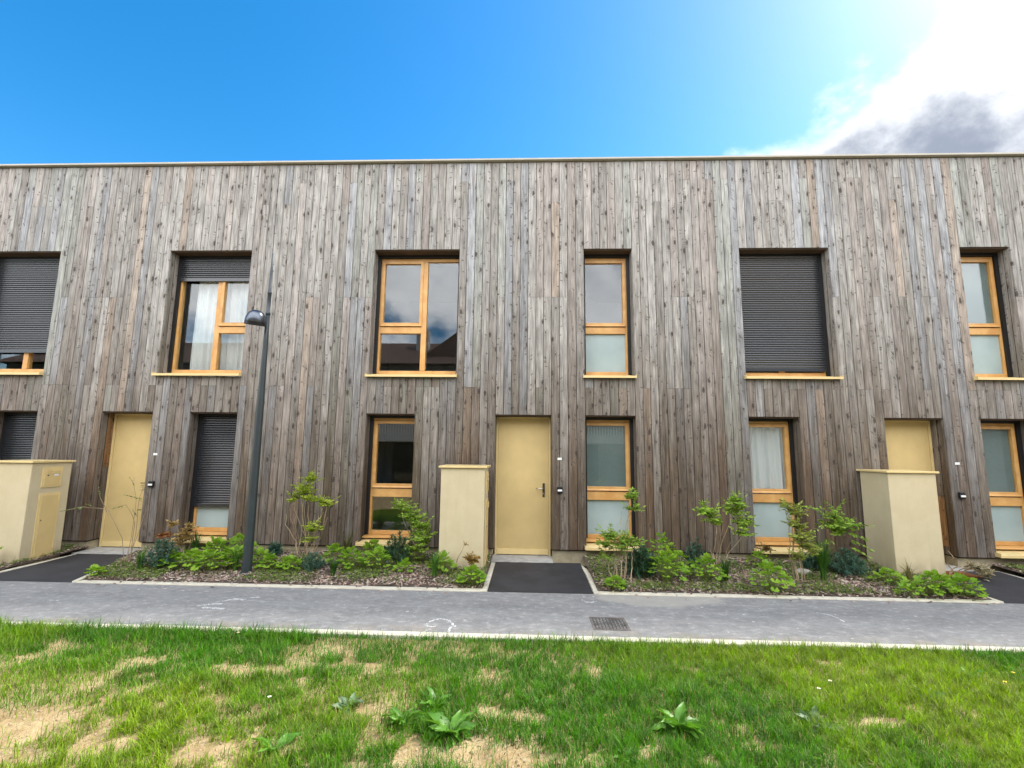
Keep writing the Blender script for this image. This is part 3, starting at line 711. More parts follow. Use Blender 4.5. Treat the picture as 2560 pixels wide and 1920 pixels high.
# ------------------------------------------------------------------ lamp post
def make_lamp():
    bx, by = -3.762, 6.55
    p = tag(empty('street_lamp', (bx, by, 0)), 'dark tapered lamp post with a small dome lantern on its left side', 'street lamp')
    MB().lathe([(.062, -.1), (.062, .02), (.060, .5), (.056, 1.2), (.046, 2.3), (.033, 3.2), (.027, 3.58)], 20, Matrix.Translation((bx, by, 0))).build('pole', POLE, p, smooth=True)
    MB().lathe([(.032, 3.575), (.032, 3.61), (.026, 3.615), (.026, 3.89), (.030, 3.892), (.030, 3.91), (.022, 3.915), (.018, 4.2), (.010, 4.50), (.004, 4.505)], 16, Matrix.Translation((bx, by, 0))).build('mast_tip', mat_paint('blue_grey_paint', (.05, .06, .072), .4), p, smooth=True)
    T = Matrix.Translation((bx-.115, by-.10, 3.40)) @ Matrix.Rotation(R(11), 4, 'X') @ Matrix.Rotation(R(8), 4, 'Y') @ Matrix.Scale(.95, 4)
    h = MB().lathe([(.139, .045), (.142, .06), (.138, .10), (.122, .15), (.095, .19), (.058, .216), (.02, .226)], 32, T).build('lantern', LHEAD, p, smooth=True)
    MB().lathe([(.118, .002), (.118, -.004), (.138, -.004), (.146, .006), (.146, .052), (.138, .054)], 32, T).build('rim', BLKP, h, smooth=False)
    MB().lathe([(.001, .012), (.117, .004), (.117, .010), (.001, .018)], 32, T).build('lens', LENS, h)
    MB().tube([(bx, by, 3.47), (bx-.05, by-.04, 3.49), (bx-.09, by-.08, 3.53)], [.022, .018, .02], 10).build('bracket', POLE, p, smooth=True)
    MB().tube([(bx+.005, by-.06, 3.555), (bx-.06, by-.09, 3.575)], .006, 8).build('fixing_bolt', CHROME, p)
    MB().lathe([(.10, .0), (.10, .03), (.07, .05)], 20, Matrix.Translation((bx, by, .0))).build('base_collar', POLE, p)
make_lamp()

# ------------------------------------------------------------------ things on the path
def make_drain():
    p = tag(empty('drain_cover', (.80, 5.06, 0)), 'small square gritty drain cover set in the grey path', 'drain cover')
    x0, x1, y0, y1 = .62, .975, 4.885, 5.235
    MB().box(x0, x1, y0, y0+.02, -.1, .006).box(x0, x1, y1-.02, y1, -.1, .006).box(x0, x0+.02, y0+.02, y1-.02, -.1, .005).box(x1-.02, x1, y0+.02, y1-.02, -.1, .005).build('frame', mat_concrete('worn_iron', (.16, .14, .125), .3), p)
    pl = MB().box(x0+.022, x1-.022, y0+.022, y1-.022, -.1, .0015).build('plate', IRON, p)
    m = MB()
    for i in range(9):
        for j in range(9):
            cx, cy = x0+.045+i*.0332, y0+.045+j*.0325; a = R(45 if (i+j) % 2 else -45); c, s = math.cos(a), math.sin(a)
            q = [(cx+u*c-v*s, cy+u*s+v*c) for u, v in ((-.011, -.003), (.011, -.003), (.011, .003), (-.011, .003))]
            m.prism(q, 'z', .0, random.uniform(.003, .0065))
    o = m.build('tread_studs', mat_concrete('worn_stud', (.22, .21, .195), .5), pl); o['kind'] = 'stuff'
make_drain()
def chalk(name, label, strokes, w):
    m = MB()
    for pts in strokes:
        P = [Vector((x, y, 0)) for x, y in pts]; F = []
        for a, b in zip(P[:-1], P[1:]):
            k = max(2, int((b-a).length/.02)); F += [a.lerp(b, i/k) for i in range(k)]
        F.append(P[-1]); vs = []
        for i, q in enumerate(F):
            d = (F[min(i+1, len(F)-1)]-F[max(i-1, 0)]).normalized(); n = Vector((-d.y, d.x, 0)); ww = w*random.uniform(.55, 1.25)
            j = Vector((random.uniform(-.006, .006), random.uniform(-.006, .006), 0))
            vs += [q+j+n*ww/2+Vector((0, 0, .004)), q+j-n*ww/2+Vector((0, 0, .004))]
        m.add(vs, [(2*i, 2*i+1, 2*i+3, 2*i+2) for i in range(len(F)-1)])
    tag(m.build(name, CHALK), label, 'chalk drawing')
chalk('chalk_drawing', 'white chalk arch scrawled on the path by the lawn kerb', [
    [(-.996, 4.913), (-.966, 5.005), (-.925, 5.051), (-.885, 5.073), (-.835, 5.064), (-.783, 5.012), (-.754, 4.966), (-.707, 4.869)],
    [(-.753, 4.883), (-.747, 4.793), (-.752, 4.706)], [(-.895, 4.885), (-.923, 4.849), (-.976, 4.868), (-1.017, 4.912)], [(-.916, 4.793), (-.954, 4.768), (-.968, 4.707)]], .026)
chalk('chalk_drawing', 'small chalk smile at the foot of the middle black entrance path', [[(.606, 5.817), (.641, 5.733), (.69, 5.714), (.763, 5.766)], [(.633, 5.928), (.655, 5.919)], [(.742, 5.951), (.763, 5.937)]], .022)
chalk('chalk_drawing', 'broad white chalk smear on the path in front of the lamp post', [[(-3.55, 5.30), (-3.40, 5.37), (-3.33, 5.37)], [(-3.38, 5.45), (-3.30, 5.547), (-3.17, 5.526)], [(-3.15, 5.60), (-3.05, 5.62)], [(-3.45, 5.24), (-3.2, 5.22)]], .045)
chalk('chalk_drawing', 'faint curved chalk line on the right part of the path', [[(3.08, 5.538), (3.19, 5.469), (3.204, 5.276)]], .022)
def make_mat():
    p = tag(empty('doormat', (6.02, 7.30, 0)), 'rust-brown doormat on the black path behind the right-hand pillar', 'doormat')
    MB().box(5.78, 6.26, 7.16, 7.46, .012, .032).build('pile', MATB, p, bevel=.006)
    MB().box(5.768, 6.272, 7.148, 7.472, .008, .020).build('rubber_edge', BLKP, p)
make_mat()
def stone(x, y, z, r, label, mat=STONE, sq=.6, name='stone', cat='stone', seed=0):
    rr = random.Random(seed+int(x*1000)); vs = []; fs = []; n, k = 8, 5
    for i in range(k+1):
        th = math.pi*i/k
        for j in range(n):
            ph = 2*math.pi*j/n; s = r*rr.uniform(.8, 1.15); vs.append((x+s*math.sin(th)*math.cos(ph), y+s*.8*math.sin(th)*math.sin(ph), z+s*sq*math.cos(th)))
    fs = [(i*n+j, i*n+(j+1) % n, (i+1)*n+(j+1) % n, (i+1)*n+j) for i in range(k) for j in range(n)]
    tag(MB().add(vs, fs).build(name, mat, smooth=True), label, cat)
stone(-1.99, 7.10, .075, .085, 'pale flat stone by the dark bushy spurge under the unlit ground-floor window')
stone(3.766, 7.03, .075, .12, 'pale broken stone half hidden behind the big green sedge tuft', sq=.4)
stone(4.80, 7.02, .085, .072, 'black rounded lump at the foot of the right-hand pillar', BLKP, .9, 'black_lump', 'stone')
stone(4.60, 6.42, .05, .028, 'small white pebble in the mulch near the right-hand pillar')
stone(-.262, 3.174, .0, .026, 'whitish stone on the bare soil beside the nearer dock weed', sq=.5)

# ------------------------------------------------------------------ building across the way (mirrored in the panes)
def make_opposite():
    h = tag(empty('facing_house', (0, -6.5, 0)), 'house across the lawn with tiled roof and balcony, seen only mirrored in the panes', 'building')
    MB().box(-26, -3.2, -14, -6.6, -.3, 5.7).box(-1.2, 30, -14.2, -6.9, -.3, 6.6).build('wall', OPPW, h)
    MB().box(-3.19, -1.21, -13.8, -7.6, -.3, 5.9).build('stair_wall', OPPL, h)
    m = MB()
    m.prism([(-6.2, 5.72), (-14.4, 5.72), (-10.3, 7.6)], 'x', -26.4, -3.0); m.prism([(-6.5, 6.62), (-14.6, 6.62), (-10.5, 8.7)], 'x', -1.4, 30.4); m.prism([(-5.6, 6.1), (-.9, 6.1), (-3.2, 7.9)], 'y', -13.9, -7.4); m.build('roof', TERRA, h)
    MB().prism([(-5.2, 5.7), (-1.21, 5.7), (-1.21, 6.15), (-3.2, 7.7), (-5.2, 6.15)], 'y', -13.7, -7.55).build('gable_wall', OPPL, h)
    MB().box(-6.0, -5.4, -9.2, -8.6, 5.8, 8.0).build('chimney', OPPL, h)
    m = MB().box(-8.0, 9.0, -6.59, -4.9, 2.02, 2.38); bal = m.build('balcony', OPPL, h)
    me = None
    for i in range(140):
        x = -7.9+i*.12
        if me is None: r = MB().box(x-.022, x+.022, -4.98, -4.95, 2.38, 3.4).build('baluster', WHITE, bal); me = r.data
        else: r = bpy.data.objects.new('baluster', me); COL.objects.link(r); r.parent = bal; r.location.x = i*.12
    MB().box(-8, 9, -5.0, -4.94, 3.4, 3.44).build('handrail', GUN, bal)
    for x, y in ((-14, -6.6), (-8.5, -6.6), (1.5, -6.9), (5.2, -6.9), (11, -6.9), (17, -6.9)):
        f = MB().box(x, x+1.4, y-.02, y+.03, 3.1, 5.1).build('window', BLACK, h); MB().box(x+.06, x+1.34, y+.031, y+.036, 3.16, 5.04).build('pane', GLASS, f)
    for x, y in ((-13, -6.6), (-6.4, -6.6), (2, -6.9), (6.2, -6.9), (12, -6.9)):
        f = MB().box(x, x+1.2, y-.02, y+.03, .1, 1.98).build('door', BLACK, h); MB().box(x+.06, x+1.14, y+.031, y+.036, .16, 1.9).build('pane', GLASS, f)
make_opposite()

# ------------------------------------------------------------------ planting: helpers
def ltone(n, c0, c1, rng=RNG, dark=.25):
    t = rng.random((n, 1)); c = np.array(c0)*(1-t)+np.array(c1)*t
    c = c*(1+(rng.random((n, 1))-.5)*2*dark); return np.concatenate([c, rng.random((n, 1))], 1)
LEAF_V = [(0, 0, 0), (-.19, .28, .035), (0, .30, -.02), (.19, .28, .035), (-.17, .62, .02), (0, .65, -.03), (.17, .62, .02), (0, 1, -.10)]
LEAF_F = [(0, 2, 1), (0, 3, 2), (1, 2, 5), (1, 5, 4), (2, 3, 6), (2, 6, 5), (4, 5, 7), (5, 6, 7)]
NARROW_V = [(-.05, 0, 0), (.05, 0, 0), (-.075, .5, .03), (.075, .5, .03), (0, 1, -.06)]
NARROW_F = [(0, 1, 3), (0, 3, 2), (2, 3, 4)]
def add_leaves(acc, P, D, size, c0, c1, tv=LEAF_V, tf=LEAF_F, rng=RNG, roll=.6, dark=.25):
    P = np.asarray(P, float); D = np.asarray(D, float); n = len(P)
    if not n: return
    M = frames(D, (rng.random(n)-.5)*2*roll)
    s = np.asarray(size, float)*(.75+.5*rng.random(n)); M = M*s[:, None, None]
    acc.append(instances(tv, tf, M, P, ltone(n, c0, c1, rng, dark)))
def flush(acc, name, mat, parent=None, kind='stuff', smooth=False):
    off = 0; V = []; F = []; T = []
    for v, f, t in acc: V.append(v); F.append(f+off); T.append(t); off += len(v)
    o = big_mesh(name, np.concatenate(V), np.concatenate(F), mat, parent, np.concatenate(T), smooth)
    if kind: o['kind'] = kind
    return o
def bz(x, y): return float(bed_z(np.array([x]), np.array([y]))[0])
GREEN = ((.17, .31, .030), (.38, .54, .07)); OLIVE = ((.17, .22, .035), (.38, .42, .08))
STEM = (.30, .22, .13, .5)

def shrub(base, label, stems, sprays, leaf=.04, cols=GREEN, stem_tone=STEM, seed=1, rad=.006, cat='shrub', group='young shrubs in the beds', name='shrub', per=9, extra=()):
    """stems: lists of points from the ground up; sprays: (start, end, sag, n_pairs) twigs that carry paired leaves"""
    rng = np.random.default_rng(seed); root = tag(empty(name, base), label, cat, group)
    for pts in stems:
        P = [Vector(p) for p in pts]; F = []
        for a, b in zip(P[:-1], P[1:]):
            for i in range(3): F.append(a.lerp(b, i/3)+Vector(rng.normal(0, .006, 3)))
        F.append(P[-1]); F[0] = P[0]-Vector((0, 0, .03)); n = len(F)
        m = MB(); m.tone = tuple(np.array(stem_tone)*np.array([*(rng.uniform(.8, 1.25)*np.ones(3)), 1]))
        m.tube(F, [rad*(1-.65*i/(n-1)) for i in range(n)], 5).build('stem', DRY, root)
    acc = []; tw = MB(); tw.tone = tuple(np.array(stem_tone)*.8)
    for (a, b, sag, k) in sprays:
        a = np.array(a); b = np.array(b); ts = np.linspace(.12, 1, k)
        L = np.linalg.norm(b-a); d = (b-a)/L
        curve = lambda t: a+(b-a)*t+np.array([0, 0, 1])*(sag*4*t*(1-t)-sag*.6*t*t)
        tw.tube([tuple(curve(t)) for t in np.linspace(0, 1, 5)], [.0028, .0024, .002, .0016, .0012], 4)
        side = np.cross(d, [0, 0, 1.]); side = side/(np.linalg.norm(side)+1e-6)
        P = []; D = []
        for t in ts:
            for s in (-1, 1):
                P.append(curve(t)); D.append(side*s+d*.55+np.array([0, 0, -.15])+rng.normal(0, .22, 3))
        P.append(b); D.append(d)
        sz = leaf*np.concatenate([np.repeat(1.05-.35*ts, 2), [.8]])
        add_leaves(acc, P, D, sz, *cols, rng=rng, roll=1.1)
    tw.build('twigs', DRY, root)['kind'] = 'stuff'
    flush(acc, 'foliage', LEAFY, root)
    return root
def ball_sprays(c, r, n, ln, rng, up=.2, k=5, sag=.01):
    out = []
    for _ in range(n):
        d = rng.normal(0, 1, 3); d[2] = abs(d[2])*.6+up; d /= np.linalg.norm(d)
        s = np.array(c)+rng.normal(0, .33, 3)*np.array(r); l = ln*rng.uniform(.6, 1.2)
        out.append((tuple(s), tuple(s+d*l), sag, k))
    return out
def spurge(x, y, rx, h, label, cols, seed, nst=22, leaf=.075, tall=0.):
    rng = np.random.default_rng(seed); z = bz(x, y); root = tag(empty('spurge_bush', (x, y, z)), label, 'plant', 'blue-green spurge bushes'); acc = []; st = MB(); st.tone = (.12, .15, .07, .5)
    for i in range(nst):
        a = 2*math.pi*(i*.618); rr = math.sqrt((i+.5)/nst); tip = np.array([x+rx*rr*math.cos(a), y+rx*.8*rr*math.sin(a), z+h*(1-.72*rr*rr)*rng.uniform(.85, 1.05)])
        b = np.array([x+.25*rx*rr*math.cos(a), y+.2*rx*rr*math.sin(a), z-.01]); ax = tip-b; ax[2] *= .8; L = np.linalg.norm(ax); ax /= L
        st.tube([tuple(b), tuple((b+tip)/2+np.array([0, 0, .02])), tuple(tip)], [.006, .005, .004], 5)
        n = 62; t = rng.random(n)**.6; ph = rng.random(n)*6.283
        p = tip-ax*(1-t)[:, None]*min(.17, L*.7)
        e1 = np.cross(ax, [.3, .5, .8]); e1 /= np.linalg.norm(e1); e2 = np.cross(ax, e1)
        d = (np.cos(ph)[:, None]*e1+np.sin(ph)[:, None]*e2)*1.0+ax*(.15+.9*t**3)[:, None]
        add_leaves(acc, p, d, leaf*(1.1-.35*t), *cols, NARROW_V, NARROW_F, rng, .4, .3)
    st.build('stems', DRY, root)['kind'] = 'stuff'; flush(acc, 'foliage', LEAFY, root)
def lobed_leaf_mesh(name, mat, lobes=7, seed=0):
    rr = random.Random(seed); n = lobes*4+1; vs = [(0, .10, -.10)]
    for i in range(n):
        t = i/(n-1); a = R(-155+310*t); k = (t*lobes) % 1; lob = .80+.20*math.sin(math.pi*k)**.7+.03*rr.uniform(-1, 1)
        r = .5*lob; vs.append((r*math.sin(a), .10+r*math.cos(a), .03+.07*math.sin(k*6.28)*.5+.10*(r*2)**2*.4-.05*abs(math.sin(a))))
    vs2 = [(v[0]*.5, .1+(v[1]-.1)*.5, v[2]*.3-.05+.03*math.sin(i*1.57)) for i, v in enumerate(vs[1:])]
    m = n; V = vs+vs2; F = []
    for i in range(1, m): F += [(i, i+1, i+1+m, i+m), (i+m, i+1+m, 0)]
    me = bpy.data.meshes.new(name); me.from_pydata(V, [], F); me.update(); me.materials.append(mat); me.polygons.foreach_set('use_smooth', [True]*len(me.polygons)); return me
LOBED = [lobed_leaf_mesh('lobed_leaf', LIME, 7, i) for i in range(3)]
def put_leaf(me, root, p, d, s, roll=0.):
    M = frames(np.array([d]), np.array([roll]))[0]*s
    o = bpy.data.objects.new('leaf', me); COL.objects.link(o); o.parent = root
    m = Matrix(M.tolist()).to_4x4(); m.translation = Vector(p)-wloc(root); o.matrix_local = m; return o
def lime_plant(x, y, r, h, label, seed, n=26, leaf=.092):
    rng = np.random.default_rng(seed+400); z = bz(x, y); root = tag(empty('lobed_leaf_plant', (x, y, z)), label, 'plant', 'lime-green lobed-leaf plants'); st = MB(); st.tone = (.16, .20, .05, .5)
    for i in range(n):
        a = i*2.39996+rng.uniform(-.3, .3); rr = math.sqrt((i+.4)/n); q = np.array([x+r*rr*math.cos(a), y+r*.85*rr*math.sin(a), z+h*(1-.75*rr**2)*rng.uniform(.85, 1.1)+.015])
        st.tube([(x+.03*math.cos(a), y+.03*math.sin(a), z-.01), tuple(q*.5+np.array([x, y, z+h*.6])*.5), tuple(q)], .0022, 4)
        d = np.array([math.cos(a)*rr, math.sin(a)*rr-.12, .42-.75*rr*rr])+rng.normal(0, .16, 3)
        put_leaf(LOBED[i % 3], root, q, d, leaf*rng.uniform(.75, 1.2), rng.uniform(-.35, .35))
    st.build('stalks', DRY, root)['kind'] = 'stuff'
def blades(acc, P, D, L, W, bend, cols, rng, seg=4, dark=.25, lean=0.):
    """curved blades: root P, flat heading D (unit xy), length, width, bend"""
    n = len(P); t = np.linspace(0, 1, seg+1); L = np.broadcast_to(L, (n,)); W = np.broadcast_to(W, (n,)); bend = np.broadcast_to(bend, (n,))
    ang = np.broadcast_to(lean, (n,))[:, None]+bend[:, None]*t[None]**1.4          # lean from the vertical
    ds = L[:, None]/seg; dx = np.cumsum(np.sin(ang)*ds, 1)-np.sin(ang)*ds; dz = np.cumsum(np.cos(ang)*ds, 1)-np.cos(ang)*ds
    C = P[:, None, :]+np.concatenate([D[:, None, :]*dx[:, :, None], dz[:, :, None]], 2)
    sd = np.stack([-D[:, 1], D[:, 0], np.zeros(n)], 1); w = W[:, None]*(1-t[None]**2.2)*.5
    A = C[:, :-1]-sd[:, None]*w[:, :-1, None]; B = C[:, :-1]+sd[:, None]*w[:, :-1, None]
    V = np.concatenate([A, B, C[:, -1:]], 1); k = 2*seg+1; F = []
    for i in range(seg-1): F += [(i, i+seg, i+seg+1), (i, i+seg+1, i+1)]
    F.append((seg-1, 2*seg-1, 2*seg))
    F = np.array(F)[None]+(np.arange(n)*k)[:, None, None]
    acc.append((V.reshape(-1, 3), F.reshape(-1, 3), np.repeat(ltone(n, *cols, rng, dark), k, 0)))
def tuft(x, y, r, h, label, seed, n=70, cols=((.045, .12, .018), (.12, .24, .04)), group='sedge tufts'):
    rng = np.random.default_rng(seed+900); z = bz(x, y); root = tag(empty('sedge_tuft', (x, y, z)), label, 'plant', group); acc = []
    a = rng.random(n)*6.283; D = np.stack([np.cos(a), np.sin(a)], 1); P = np.concatenate([np.array([[x, y]])+D*rng.random((n, 1))*.035, np.full((n, 1), z-.01)], 1)
    blades(acc, P, D, h*(.6+.6*rng.random(n)), .011, .4+1.7*rng.random(n)*min(1.3, r/h*1.2), cols, rng, 5)
    flush(acc, 'blades', BLADE, root)

# ------------------------------------------------------------------ planting: the beds
BLUEG = ((.040, .105, .080), (.120, .235, .170)); DEEPG = ((.028, .085, .048), (.085, .185, .095))
spurge(-5.02, 6.66, .23, .40, 'blue-green spurge bush beside the left entrance path', BLUEG, 1, 24)
spurge(-2.93, 6.70, .17, .25, 'small fine-leaved blue-green spurge below the two leggy shrubs', BLUEG, 2, 20, .055)
spurge(-1.89, 7.10, .24, .44, 'dark spurge bush under the unlit ground-floor window', DEEPG, 3, 26)
spurge(1.50, 6.74, .24, .37, 'large dark glossy spurge bush right of the middle entrance path', DEEPG, 4, 28, .085)
spurge(2.34, 7.12, .19, .42, 'upright blue-green spurge against the wall between the two right-hand windows', BLUEG, 5, 16)
spurge(4.33, 7.00, .29, .33, 'broad blue-green spurge bush left of the right-hand pillar', BLUEG, 6, 30)
spurge(3.99, 7.20, .17, .25, 'lower spurge bush tucked behind the big sedge tuft', BLUEG, 7, 18)
spurge(-3.86, 7.42, .13, .20, 'small spurge against the wall just right of the lamp post', BLUEG, 8, 12)
for i, (x, y, r, h, n, lb) in enumerate([
    (-4.88, 6.68, .15, .15, 20, 'lime-green lobed-leaf plant touching the leftmost spurge bush'),
    (-4.55, 6.62, .20, .19, 30, 'lime-green lobed-leaf plant in the middle of the big clump left of the lamp'),
    (-4.27, 6.58, .19, .20, 28, 'front lime-green lobed-leaf plant of the big clump left of the lamp'),
    (-4.03, 6.70, .17, .21, 26, 'lime-green lobed-leaf plant of the big clump nearest the lamp post'),
    (-4.52, 7.05, .18, .25, 26, 'lime-green lobed-leaf plant at the back of the big clump, under the shuttered window'),
    (-4.22, 7.15, .20, .26, 28, 'back lime-green lobed-leaf plant of the big clump, behind the lamp post'),
    (-5.57, 6.24, .07, .09, 8, 'tiny lime-green plant on the kerb corner of the left entrance path'),
    (-3.53, 6.70, .13, .15, 18, 'yellowish lime-green plant just right of the lamp post foot'),
    (-3.80, 6.95, .13, .14, 16, 'lime-green plant behind the foot of the lamp post'),
    (-3.25, 6.68, .13, .14, 18, 'lime-green lobed-leaf plant left of the small fine-leaved spurge'),
    (-2.74, 6.92, .15, .20, 22, 'lime-green plant right of the small fine-leaved spurge'),
    (-2.45, 6.78, .16, .21, 24, 'lime-green lobed-leaf plant in front of the dark spiky sedge'),
    (-2.10, 6.83, .17, .20, 26, 'lime-green lobed-leaf plant in front of the pale flat stone'),
    (-2.33, 7.32, .13, .20, 16, 'lime-green plant at the wall below the left end of the unlit window'),
    (-1.68, 6.66, .10, .12, 12, 'small bluish-green lobed plant in front of the dark spurge'),
    (-1.17, 6.74, .14, .18, 20, 'lime-green plant against the left foot of the middle pillar'),
    (-.71, 6.24, .13, .17, 22, 'bright lime-green plant at the front right foot of the middle pillar'),
    (1.05, 6.17, .09, .12, 12, 'small yellow-green plant at the kerb corner right of the middle entrance path'),
    (1.78, 6.54, .21, .30, 34, 'tall lime-green lobed-leaf mound right of the large dark spurge'),
    (1.93, 7.30, .19, .33, 22, 'lime-green plant at the wall behind the tall lime mound'),
    (2.31, 6.62, .20, .22, 30, 'lime-green lobed-leaf mound below the V-shaped shrub'),
    (2.10, 7.08, .15, .20, 18, 'lime-green plant at the foot of the upright spurge'),
    (2.95, 6.25, .20, .25, 32, 'lime-green mound near the kerb below the curtained window'),
    (4.87, 6.22, .19, .20, 28, 'lime-green lobed-leaf mound in front of the right-hand pillar'),
    (5.20, 6.22, .17, .17, 24, 'lime-green mound spreading over the kerb of the right entrance path'),
    (4.53, 6.17, .11, .10, 12, 'low lime-green plant on the kerb left of the right-hand pillar'),
    (4.62, 6.62, .16, .13, 16, 'low green plant by the black cap at the right-hand pillar'),
    (3.30, 7.30, .14, .15, 14, 'low green plant under the left end of the curtained window')]):
    lime_plant(x, y, r*1.22, h*1.2, lb, i, int(n*1.6))
DKG = ((.025, .075, .012), (.075, .17, .03))
for i, (x, y, r, h, n, c, lb) in enumerate([
    (-5.26, 6.58, .2, .26, 50, None, 'green sedge tuft in front of the leftmost spurge'),
    (-5.06, 7.38, .25, .30, 50, DKG, 'dark sedge tuft against the wall below the shuttered window'),
    (-3.95, 6.60, .2, .30, 50, None, 'green sedge tuft at the left foot of the lamp post'),
    (-2.67, 7.22, .25, .36, 40, ((.06, .07, .02), (.16, .15, .05)), 'dark spiky brownish sedge at the wall left of the unlit window'),
    (-2.58, 6.52, .2, .20, 50, DKG, 'low dark sedge in the mulch near the path kerb'),
    (-1.24, 6.55, .15, .28, 44, None, 'upright green sedge left of the middle pillar'),
    (2.54, 6.58, .18, .26, 60, DKG, 'dark green sedge at the foot of the V-shaped shrub'),
    (3.85, 6.70, .28, .42, 120, ((.03, .10, .012), (.10, .23, .03)), 'big fresh green sedge tuft before the broad spurge'),
    (4.95, 6.72, .34, .24, 34, ((.16, .14, .05), (.32, .27, .12)), 'half-dry brown sedge in front of the right-hand pillar')]):
    tuft(x, y, r*1.2, h*1.25, lb, i, int(n*1.5), c or ((.05, .13, .02), (.13, .26, .045)))
def V3(*a): return a
rg = np.random.default_rng(50)
# nearly bare shrub before the left door
B0 = (-5.69, 6.88, bz(-5.69, 6.88))
shrub(B0, 'thin nearly bare shrub standing before the left door, one branch arching left', [
    [(-5.70, 6.88, .05), (-5.64, 6.85, .5), (-5.60, 6.80, .95), (-5.63, 6.76, 1.25)], [(-5.67, 6.89, .05), (-5.60, 6.86, .45), (-5.56, 6.82, .95), (-5.52, 6.80, 1.14)],
    [(-5.72, 6.86, .05), (-5.73, 6.8, .4), (-5.92, 6.7, .81), (-6.22, 6.66, .845), (-6.43, 6.62, .80)], [(-5.92, 6.7, .80), (-6.03, 6.7, .95), (-6.07, 6.7, 1.08)],
    [(-5.65, 6.88, .05), (-5.62, 6.86, .6), (-5.72, 6.8, .86), (-5.84, 6.78, .83)], [(-5.66, 6.87, .05), (-5.5, 6.85, .7), (-5.44, 6.83, .86)]],
    [(V3(-5.63, 6.78, 1.12), V3(-5.67, 6.74, 1.24), .01, 5), (V3(-5.6, 6.8, .95), V3(-5.72, 6.75, 1.0), .01, 5), (V3(-5.58, 6.8, .96), V3(-5.50, 6.76, .93), .01, 4), (V3(-5.58, 6.82, .78), V3(-5.52, 6.78, .80), .0, 4),
     (V3(-6.20, 6.66, .845), V3(-6.47, 6.61, .79), .01, 9), (V3(-6.1, 6.67, .84), V3(-6.14, 6.62, .88), .01, 4), (V3(-5.78, 6.79, .85), V3(-5.87, 6.77, .82), .0, 5), (V3(-6.05, 6.7, 1.0), V3(-6.08, 6.7, 1.09), .0, 4),
     (V3(-5.58, 6.82, .7), V3(-5.6, 6.78, .78), .0, 5), (V3(-5.54, 6.82, 1.05), V3(-5.51, 6.8, 1.16), .0, 4)], .045, ((.10, .17, .04), (.24, .30, .08)), (.30, .22, .14, .5), 11, .005)
# two leggy shrubs right of the lamp
def leggy(bx, by, tops, fol, label, seed, cols, leaf=.05):
    r = np.random.default_rng(seed); st = []
    for (tx, ty, tz) in tops:
        b = (bx+r.uniform(-.13, .13), by+r.uniform(-.07, .07), .05)
        st.append([b, (b[0]*.6+tx*.4+r.uniform(-.03, .03), by, tz*.4), (b[0]*.2+tx*.8+r.uniform(-.03, .03), ty, tz*.78), (tx, ty, tz)])
    sp = []
    for (c, rad, n, ln) in fol: sp += ball_sprays(c, (rad*1.15, rad*.8, rad*1.15), int(n*2.0)+2, ln*1.15, r, .15)
    return shrub((bx, by, bz(bx, by)), label, st, sp, leaf*1.25, cols, (.40, .31, .20, .5), seed, .0085)
GY = ((.20, .30, .026), (.48, .55, .06))
leggy(-3.45, 7.42, [(-3.32, 7.3, 1.25), (-3.36, 7.3, 1.1), (-3.46, 7.32, .95), (-3.56, 7.3, .9), (-3.6, 7.32, .85), (-3.5, 7.3, .75), (-3.40, 7.3, 1.0), (-3.66, 7.3, .7)],
      [((-3.38, 7.28, 1.03), .10, 18, .13), ((-3.33, 7.28, 1.2), .05, 7, .12), ((-3.58, 7.3, .92), .06, 4, .09), ((-3.30, 7.28, .92), .04, 3, .08)], 'leggy shrub with bare pale stems and a leafy top, right of the lamp post', 21, GY)
leggy(-3.27, 7.40, [(-3.02, 7.2, .98), (-3.0, 7.2, .85), (-3.06, 7.22, .75), (-3.12, 7.2, .7), (-2.98, 7.2, .68), (-3.15, 7.2, .5)],
      [((-3.03, 7.18, .86), .06, 12, .12), ((-3.17, 7.16, .50), .06, 9, .11), ((-3.20, 7.18, .92), .04, 4, .08), ((-3.22, 7.16, .35), .04, 3, .09)], 'leggy shrub leaning right, with foliage in separate clumps on pale stems', 22, GY)
leggy(-1.66, 7.35, [(-1.88, 7.2, .85), (-1.75, 7.2, .75), (-1.62, 7.2, .7), (-1.5, 7.2, .6), (-1.55, 7.2, .45)],
      [((-1.84, 7.16, .82), .06, 9, .14), ((-1.70, 7.14, .68), .08, 12, .14), ((-1.58, 7.12, .56), .09, 16, .15), ((-1.53, 7.12, .40), .11, 20, .15), ((-1.62, 7.12, .24), .09, 12, .13)], 'leafy green shrub between the dark spurge and the middle pillar', 23, GREEN)
leggy(1.19, 6.55, [(1.08, 6.5, .60), (1.15, 6.5, .55), (1.25, 6.5, .58), (1.33, 6.5, .5), (1.0, 6.5, .5), (1.34, 6.6, 1.1), (1.39, 6.6, 1.0), (1.22, 6.58, .9)],
      [((1.04, 6.48, .58), .07, 10, .13), ((1.20, 6.46, .50), .11, 16, .13), ((1.32, 6.47, .50), .06, 8, .12), ((1.36, 6.6, 1.08), .04, 6, .09), ((1.38, 6.6, .92), .04, 5, .09), ((.98, 6.46, .48), .05, 5, .12), ((1.02, 6.46, .32), .04, 4, .10)], 'multi-stemmed shrub with drooping leaves before the window right of the middle door', 24, ((.14, .25, .03), (.34, .48, .07)))
